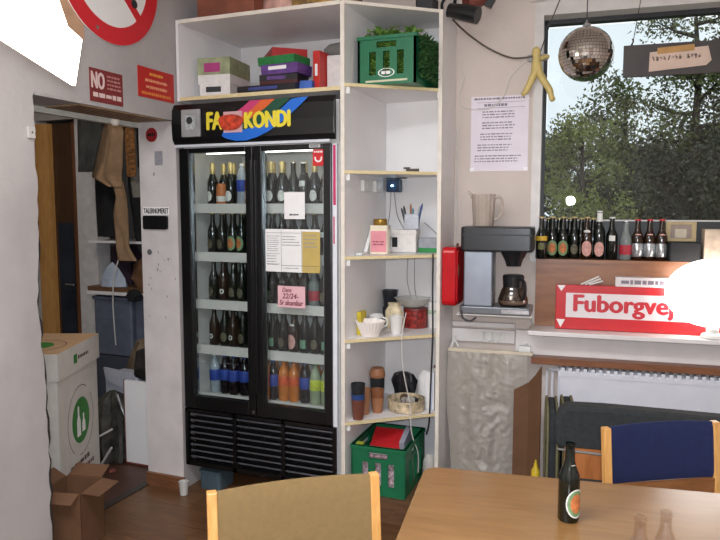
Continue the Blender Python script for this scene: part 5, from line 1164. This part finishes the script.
# open carton in the doorway
t = thing('open_carton', 'small open brown cardboard carton on the doorway floor', 'carton', (-2.50, 2.45, 0), R(13))
w, d_, hgt = .20, .205, .30; c_ = .004
b = B().box(-w/2, -d_/2, 0, w/2, -d_/2+c_, hgt).box(-w/2, d_/2-c_, 0, w/2, d_/2, hgt).box(-w/2, -d_/2, 0, -w/2+c_, d_/2, hgt).box(w/2-c_, -d_/2, 0, w/2, d_/2, hgt).box(-w/2, -d_/2, 0, w/2, d_/2, c_)
b.build('box', M_card, t)
def flap(name, hinge0, hinge1, out, drop, ln):
    h0, h1 = Vector(hinge0), Vector(hinge1); o_ = Vector(out)*ln+Vector((0, 0, drop)); e = (h1-h0)*.04; n_ = Vector((0, 0, .004))
    v = [h0+e, h1-e, h1-e*1.6+o_, h0+e*1.6+o_]; B().add([p for p in v]+[p+n_ for p in v], [(0, 1, 2, 3), (4, 5, 6, 7), (0, 1, 5, 4), (1, 2, 6, 5), (2, 3, 7, 6), (3, 0, 4, 7)]).build(name, M_card, t)
flap('flap', (-w/2, d_/2, hgt), (w/2, d_/2, hgt), (0, 1, 0), .03, .085)
flap('flap', (w/2, -d_/2, hgt), (w/2, d_/2, hgt), (1, 0, 0), -.01, .09)
flap('flap', (-w/2, -d_/2, hgt), (w/2, -d_/2, hgt), (0, -1, 0), -.03, .06)
flap('flap', (-w/2, -d_/2, hgt), (-w/2, d_/2, hgt), (-1, 0, 0), .04, .06)
# white panel leaning by the jamb
t = thing('cabinet_door', 'white cabinet door with brown edges leaning in the doorway by the jamb', 'panel', (-2.89, 3.40, 0))
B().box(-.105, -.012, .012, .115, .008, .548).build('panel', M_white, t)
B().box(-.112, -.012, 0, -.105, .008, .55).box(-.105, -.012, 0, .115, .008, .012).build('edge_strip', mat('edge_redbrown', (120, 62, 52), .5), t)
# clutter behind the boxes
one('rubbish_bag', 'dark shiny rubbish bag between the collection box and the white panel', 'rubbish bag', B().lathe([(0, 0), (.11, 0), (.14, .1), (.13, .3), (.08, .42), (.02, .46), (0, .45)], (-3.12, 3.42, 0), 30, .8, .8, wob=lumpy(1, .75, 9)), mat('rubbish_plastic', (66, 64, 58), .25, var=.3, scale=12), smooth=True)
one('white_carton', 'white carton flap sticking up behind the collection box', 'carton', B().prism([(-3.36, .55), (-3.12, .53), (-3.06, .42), (-3.02, .30), (-3.12, .40), (-3.34, .46)], 3.60, 3.62, 'y').box(-3.36, 3.62, 0, -3.08, 3.80, .50), mat('carton_bluish', (172, 172, 180), .7))
one('fur_bundle', 'dark furry bundle lying on the pile behind the white panel', 'bundle', B().lathe([(0, 0), (.10, .02), (.13, .10), (.09, .20), (0, .24)], (-2.99, 3.66, .48), 30, 1, .8, wob=lumpy(5, .6, 12)), mat('fur', (34, 28, 24), .95, var=.3, bump=.6), smooth=True)
one('clothes_heap', 'tan clothes heap behind the collection box', 'clothes', B().lathe([(0, 0), (.2, 0), (.22, .3), (.17, .58), (.1, .68), (0, .72)], (-3.24, 3.92, 0), 26, 1.1, .5, wob=lumpy(7, .5, 6)), mat('heap_tan', (112, 94, 74), .9, var=.2, scale=10, bump=.3), smooth=True)
one('dark_heap', 'dark sacks stacked under the furry bundle', 'sack', B().lathe([(0, 0), (.13, 0), (.14, .2), (.12, .42), (0, .48)], (-2.92, 3.70, 0), 26, 1.0, .7, wob=lambda a, z: 1+.08*math.sin(4*a+z*16)), mat('sack_dark', (58, 54, 50), .6, var=.3, scale=14), smooth=True)
garment('blue_cloth', 'bright blue cloth strip hanging behind the door jamb', [(.72, -2.86, -2.78), (.60, -2.87, -2.78), (.50, -2.86, -2.79)], 3.45, .015, 1, mat('cloth_blue', (34, 54, 130), .8), 7, 'cloth')
for i, (p0, p1) in enumerate((((-3.10, 3.22, .20), (-2.98, 3.25, .27)), ((-3.08, 3.23, .006), (-2.97, 3.23, .16)))):
    one('wooden_stick', ('upper', 'lower')[i]+' pale thin stick poking out of the rubbish beside the collection box', 'stick', B().tube([p0, p1], .008, 4), mat('slat_pale', (178, 174, 168), .6))
rnd = random.Random(21)
for i in range(8):
    x, y = rnd.uniform(-3.10, -2.96), rnd.uniform(3.18, 3.27)
    one('scrap_packet', 'small crumpled packet on the hall floor beside the collection box', 'packet', B().box(x-.02, y-.015, 0, x+.02, y+.015, .02+.02*rnd.random(), rz=rnd.uniform(0, 3)), mat('scrap%d' % (i % 3), [(110, 100, 86), (60, 66, 58), (120, 60, 50)][i % 3], .5, var=.3, scale=40), group='packets beside the collection box', bevel=.003)

# ================================================================== TABLE AND CHAIRS
TA = R(8.0); FT = ((-.658, 2.243, 0), TA)       # x along the far edge, -y towards the camera
t = thing('dining_table', 'light oak table in the foreground right', 'table', (FT[0][0], FT[0][1], 0), TA)
M_oak = wood_mat('table_oak', (126, 90, 50), (146, 107, 64), 4.0, (1.2, 9, 9), .28)
B().prism(rrect(0, -.80, 1.45, 0, .05, 6), .712, .74, 'z').build('table_top', M_oak, t, FT, bevel=.004)
B().box(.08, -.72, .64, 1.37, -.70, .712).box(.08, -.10, .64, 1.37, -.08, .712).box(.08, -.70, .64, .10, -.10, .712).box(1.35, -.70, .64, 1.37, -.10, .712).build('apron', M_oak, t, FT)
for (x, y) in ((.13, -.12), (1.30, -.12), (.13, -.68), (1.30, -.68)): B().cyl((x, y, 0), (x, y, .64), .022, .028).build('leg', M_dark, t, FT, True)

def chair(name, label, loc, rz, w, z0, z1, fabric, zt, bend, rail=(.53, .57)):
    """wooden chair: front faces -y; upholstered back between two posts"""
    t = thing(name, label, 'chair', loc, rz); h_ = w/2
    def yb(u, z): return bend*(1-(2*u-1)**2)+.10*(z-.45)
    for sx in (-1, 1):
        x = sx*(h_-.013)
        B().prism([(.035, 0), (.005, .25), (.012, .45), (.10*(zt-.45)+.014, zt), (.10*(zt-.45)-.014, zt), (-.018, .45), (-.028, .25), (.008, 0)], x-.014, x+.014, 'x').build('post', M_pine, t, bevel=.003)
        B().tube([(x, -.42, 0), (x, -.42, .44)], [.015, .018], 10).build('leg', M_pine, t, smooth=True)
        B().box(x-.012, -.42, .37, x+.012, 0, .42).build('side_rail', M_pine, t)
    B().box(-h_, -.43, .36, h_, -.41, .42).build('front_rail', M_pine, t)
    B().prism(rrect(-h_+.015, -.43, h_-.015, .005, .04), .42, .47, 'z').build('seat', fabric, t, bevel=.012)
    bk = B(); th = .022
    def pt(u, v, s_):
        z = z0+(z1-z0)*v+(.004*(1-(2*u-1)**2) if v > .5 else -.006*(1-(2*u-1)**2)); x = -h_+.024+(w-.048)*u
        return (x, yb(u, z)+s_*th/2*(1-abs(2*v-1)**8*.6), z)
    bk.grid(lambda u, v: pt(u, v, -1), 16, 12); bk.grid(lambda u, v: pt(u, v, 1), 16, 12)
    k = 17*13
    for i in range(16): bk.f += [[i, i+1, k+i+1, k+i], [12*17+i, 12*17+i+1, k+12*17+i+1, k+12*17+i]]; bk.mi += [0, 0]
    for j in range(12): bk.f += [[j*17, (j+1)*17, k+(j+1)*17, k+j*17], [j*17+16, (j+1)*17+16, k+(j+1)*17+16, k+j*17+16]]; bk.mi += [0, 0]
    bk.build('backrest', fabric, t, smooth=True)
    B().box(-h_+.02, .005, rail[0], h_-.02, .025, rail[1]).build('back_rail', M_pine if rail[0] < .55 else wood_mat('rail_brown', (122, 76, 40), (146, 96, 54), 5, (2, 12, 12)), t)
    return t
M_khaki = mat('fabric_khaki', (126, 101, 62), .9, var=.03, scale=60, bump=.25, bscale=300)
M_navy = mat('fabric_navy', (19, 29, 70), .9, var=.08, scale=60, bump=.25, bscale=300)
chair('dining_chair', 'wooden chair with khaki fabric back in the foreground left of the table', (-.858, 1.657, 0), R(38.5), .50, .50, .858, M_khaki, .86, .015)
chair('dining_chair', 'wooden chair with navy blue fabric back behind the table', (.135, 2.648, 0), R(31.5), .465, .648, .852, M_navy, .852, .02, (.575, .645))

# beer bottle and two clear bottles on the table
kind('open', [PROTO['oval'][0], PROTO['oval'][2], PROTO['oval'][3]])
t = put('open', 'dark green beer bottle with an oval label standing alone on the table', (-.152, 2.0, .741), R(48), 'bottle', None, 1.02)
nl = bpy.data.objects.new('neck_label', patch(.0165, .155, .016, .011).mesh('neck_label', M_lwhite, None, True)); C.objects.link(nl); nl.parent = t
rg = B(); o2 = [(p[0]*.031, p[1]*.042+.058) for p in disc(0, 0, 1, 1, 24)]; o2.append(o2[0]); i2 = [(p[0]*.027, p[1]*.038+.058) for p in disc(0, 0, 1, 1, 24)]; i2.append(i2[0])
flatring(rg, o2, i2, lambda p: (math.sin(p[0]/.0305)*.0320, -math.cos(p[0]/.0305)*.0320, p[1]))
rgo = bpy.data.objects.new('label_border', rg.mesh('label_border', M_lwhite)); C.objects.link(rgo); rgo.parent = t
M_cg = glass_mat('clear_bottle_glass', (253, 250, 248), .10, .06)
for (x, y, hgt, lab) in ((.036, 1.690, .180, 'left one of two clear glass bottles at the bottom edge of the table view'), (.094, 1.742, .180, 'right one of two clear glass bottles at the bottom edge of the table view')):
    t = thing('clear_bottle', lab, 'bottle', (x, y, .741))
    B().lathe([(0, 0), (.028, 0), (.030, .005), (.030, .085), (.024, .105), (.014, .135), (.0125, .16), (.0145, .162), (.0148, .170), (.0135, hgt), (.0105, hgt), (.0105, .135), (.022, .1), (.0275, .08), (.0275, .006), (0, .005)], (0, 0, 0), 28).build('glass', M_cg, t, smooth=True)
    B().lathe(bandp(.0302, .03, .07), (0, 0, 0), 28).build('label', mat('label_pale_blue', (196, 206, 220), .6), t, smooth=True)

# ================================================================== SEATS AND BOARDS BY THE RADIATOR
FS = ((.10, 3.10, 0), R(7.0))
t = thing('lounge_bench', 'charcoal upholstered bench with a curved back behind the navy chair', 'bench', FS[0], FS[1])
M_char = mat('fabric_charcoal', (46, 48, 48), .95, var=.12, scale=40, bump=.2, bscale=200)
bp_ = [(-.40, .60), (-.405, .70), (-.385, .765), (-.35, .785), (-.20, .788), (.1, .782), (.5, .772), (.9, .765), (.95, .73), (.95, .55), (.5, .575), (.0, .585), (-.36, .585)]
B().prism(bp_, -.03, .07, 'y').build('backrest', M_char, t, FS, bevel=.02)
B().tube([(-.39, -.034, .59), (-.1, -.036, .578), (.4, -.036, .57)], .006, 8).build('frame_tube', mat('tube_grey', (120, 116, 110), .5), t, FS, True)
B().prism(rrect(-.38, -.26, .95, -.02, .04), .40, .47, 'z').build('seat', M_char, t, FS, bevel=.02)
B().box(-.36, -.035, .46, -.14, -.015, .60).build('side_board', wood_mat('board_orange', (148, 84, 38), (176, 108, 56), 4, (10, 10, 2)), t, FS)
for (x, y) in ((-.34, -.22), (.9, -.22), (-.34, .03), (.9, .03)): B().cyl((x, y, 0), (x, y, .40 if y < 0 else .6), .014).build('leg', M_dark, t, FS, True)
def folded(label, s_, off, ztop, tilt):
    t = wthing('folded_chair', label, 'folding chair', s_, off, 0, tilt)
    pd = B(); ol = rrect(-.20, .20, .20, ztop, .12, 6)
    pd.prism([(p[0], p[1]) for p in ol], -.020, .020, 'x'); pd.build('pad', mat('pad_dark', (40, 42, 44), .9, var=.1), t, bevel=.012)
    e = [(-.0, p[0]*1.01, .45+(p[1]-.45)*1.01) for p in ol]; e.append(e[0])
    for dx in (-.022, .022): B().tube([(p[0]+dx, p[1], p[2]) for p in e], .006, 6).build('piping', mat('piping_khaki', (112, 104, 72), .8), t, smooth=True)
    for y in (-.17, .17): B().cyl((0, y, 0), (0, y, .24), .011).build('leg', M_dark, t)
folded('left one of two folded dark padded chairs standing edge-on by the radiator', .573, .52, .70, R(3))
folded('right one of two folded dark padded chairs standing edge-on by the radiator', .645, .52, .71, R(3))
t = wthing('cardboard_sheet', 'folded brown cardboard sheet leaning beside the plastic bag', 'cardboard', .44, .30, 0)
B().prism([(.375, .02), (.452, .02), (.452, .735), (.375, .69)], -.305, -.297, 'y').build('left_panel', M_card, t, FW)
rp = B().prism([(.0, .02), (.085, .02), (.082, .835), (.05, .79), (.0, .735)], -.004, .004, 'y'); Mx = Matrix.Translation((.452, -.301, 0)) @ Matrix.Rotation(R(-40), 4, 'Z'); rp.v = [tuple(Mx @ Vector(p)) for p in rp.v]
rp.build('right_panel', M_card, t, FW)
one('yellow_bottle', 'small yellow squeeze bottle standing by the cardboard sheet', 'bottle', B().lathe([(0, 0), (.02, 0), (.022, .004), (.022, .09), (.01, .11), (.009, .125), (.006, .126), (.005, .145), (0, .146)], (.50, -.42, .22), 18).lathe([(0, 0), (.03, 0), (.03, .22), (0, .22)], (.50, -.42, 0), 18), mat('bottle_yellow', (214, 180, 40), .4), FW, True)
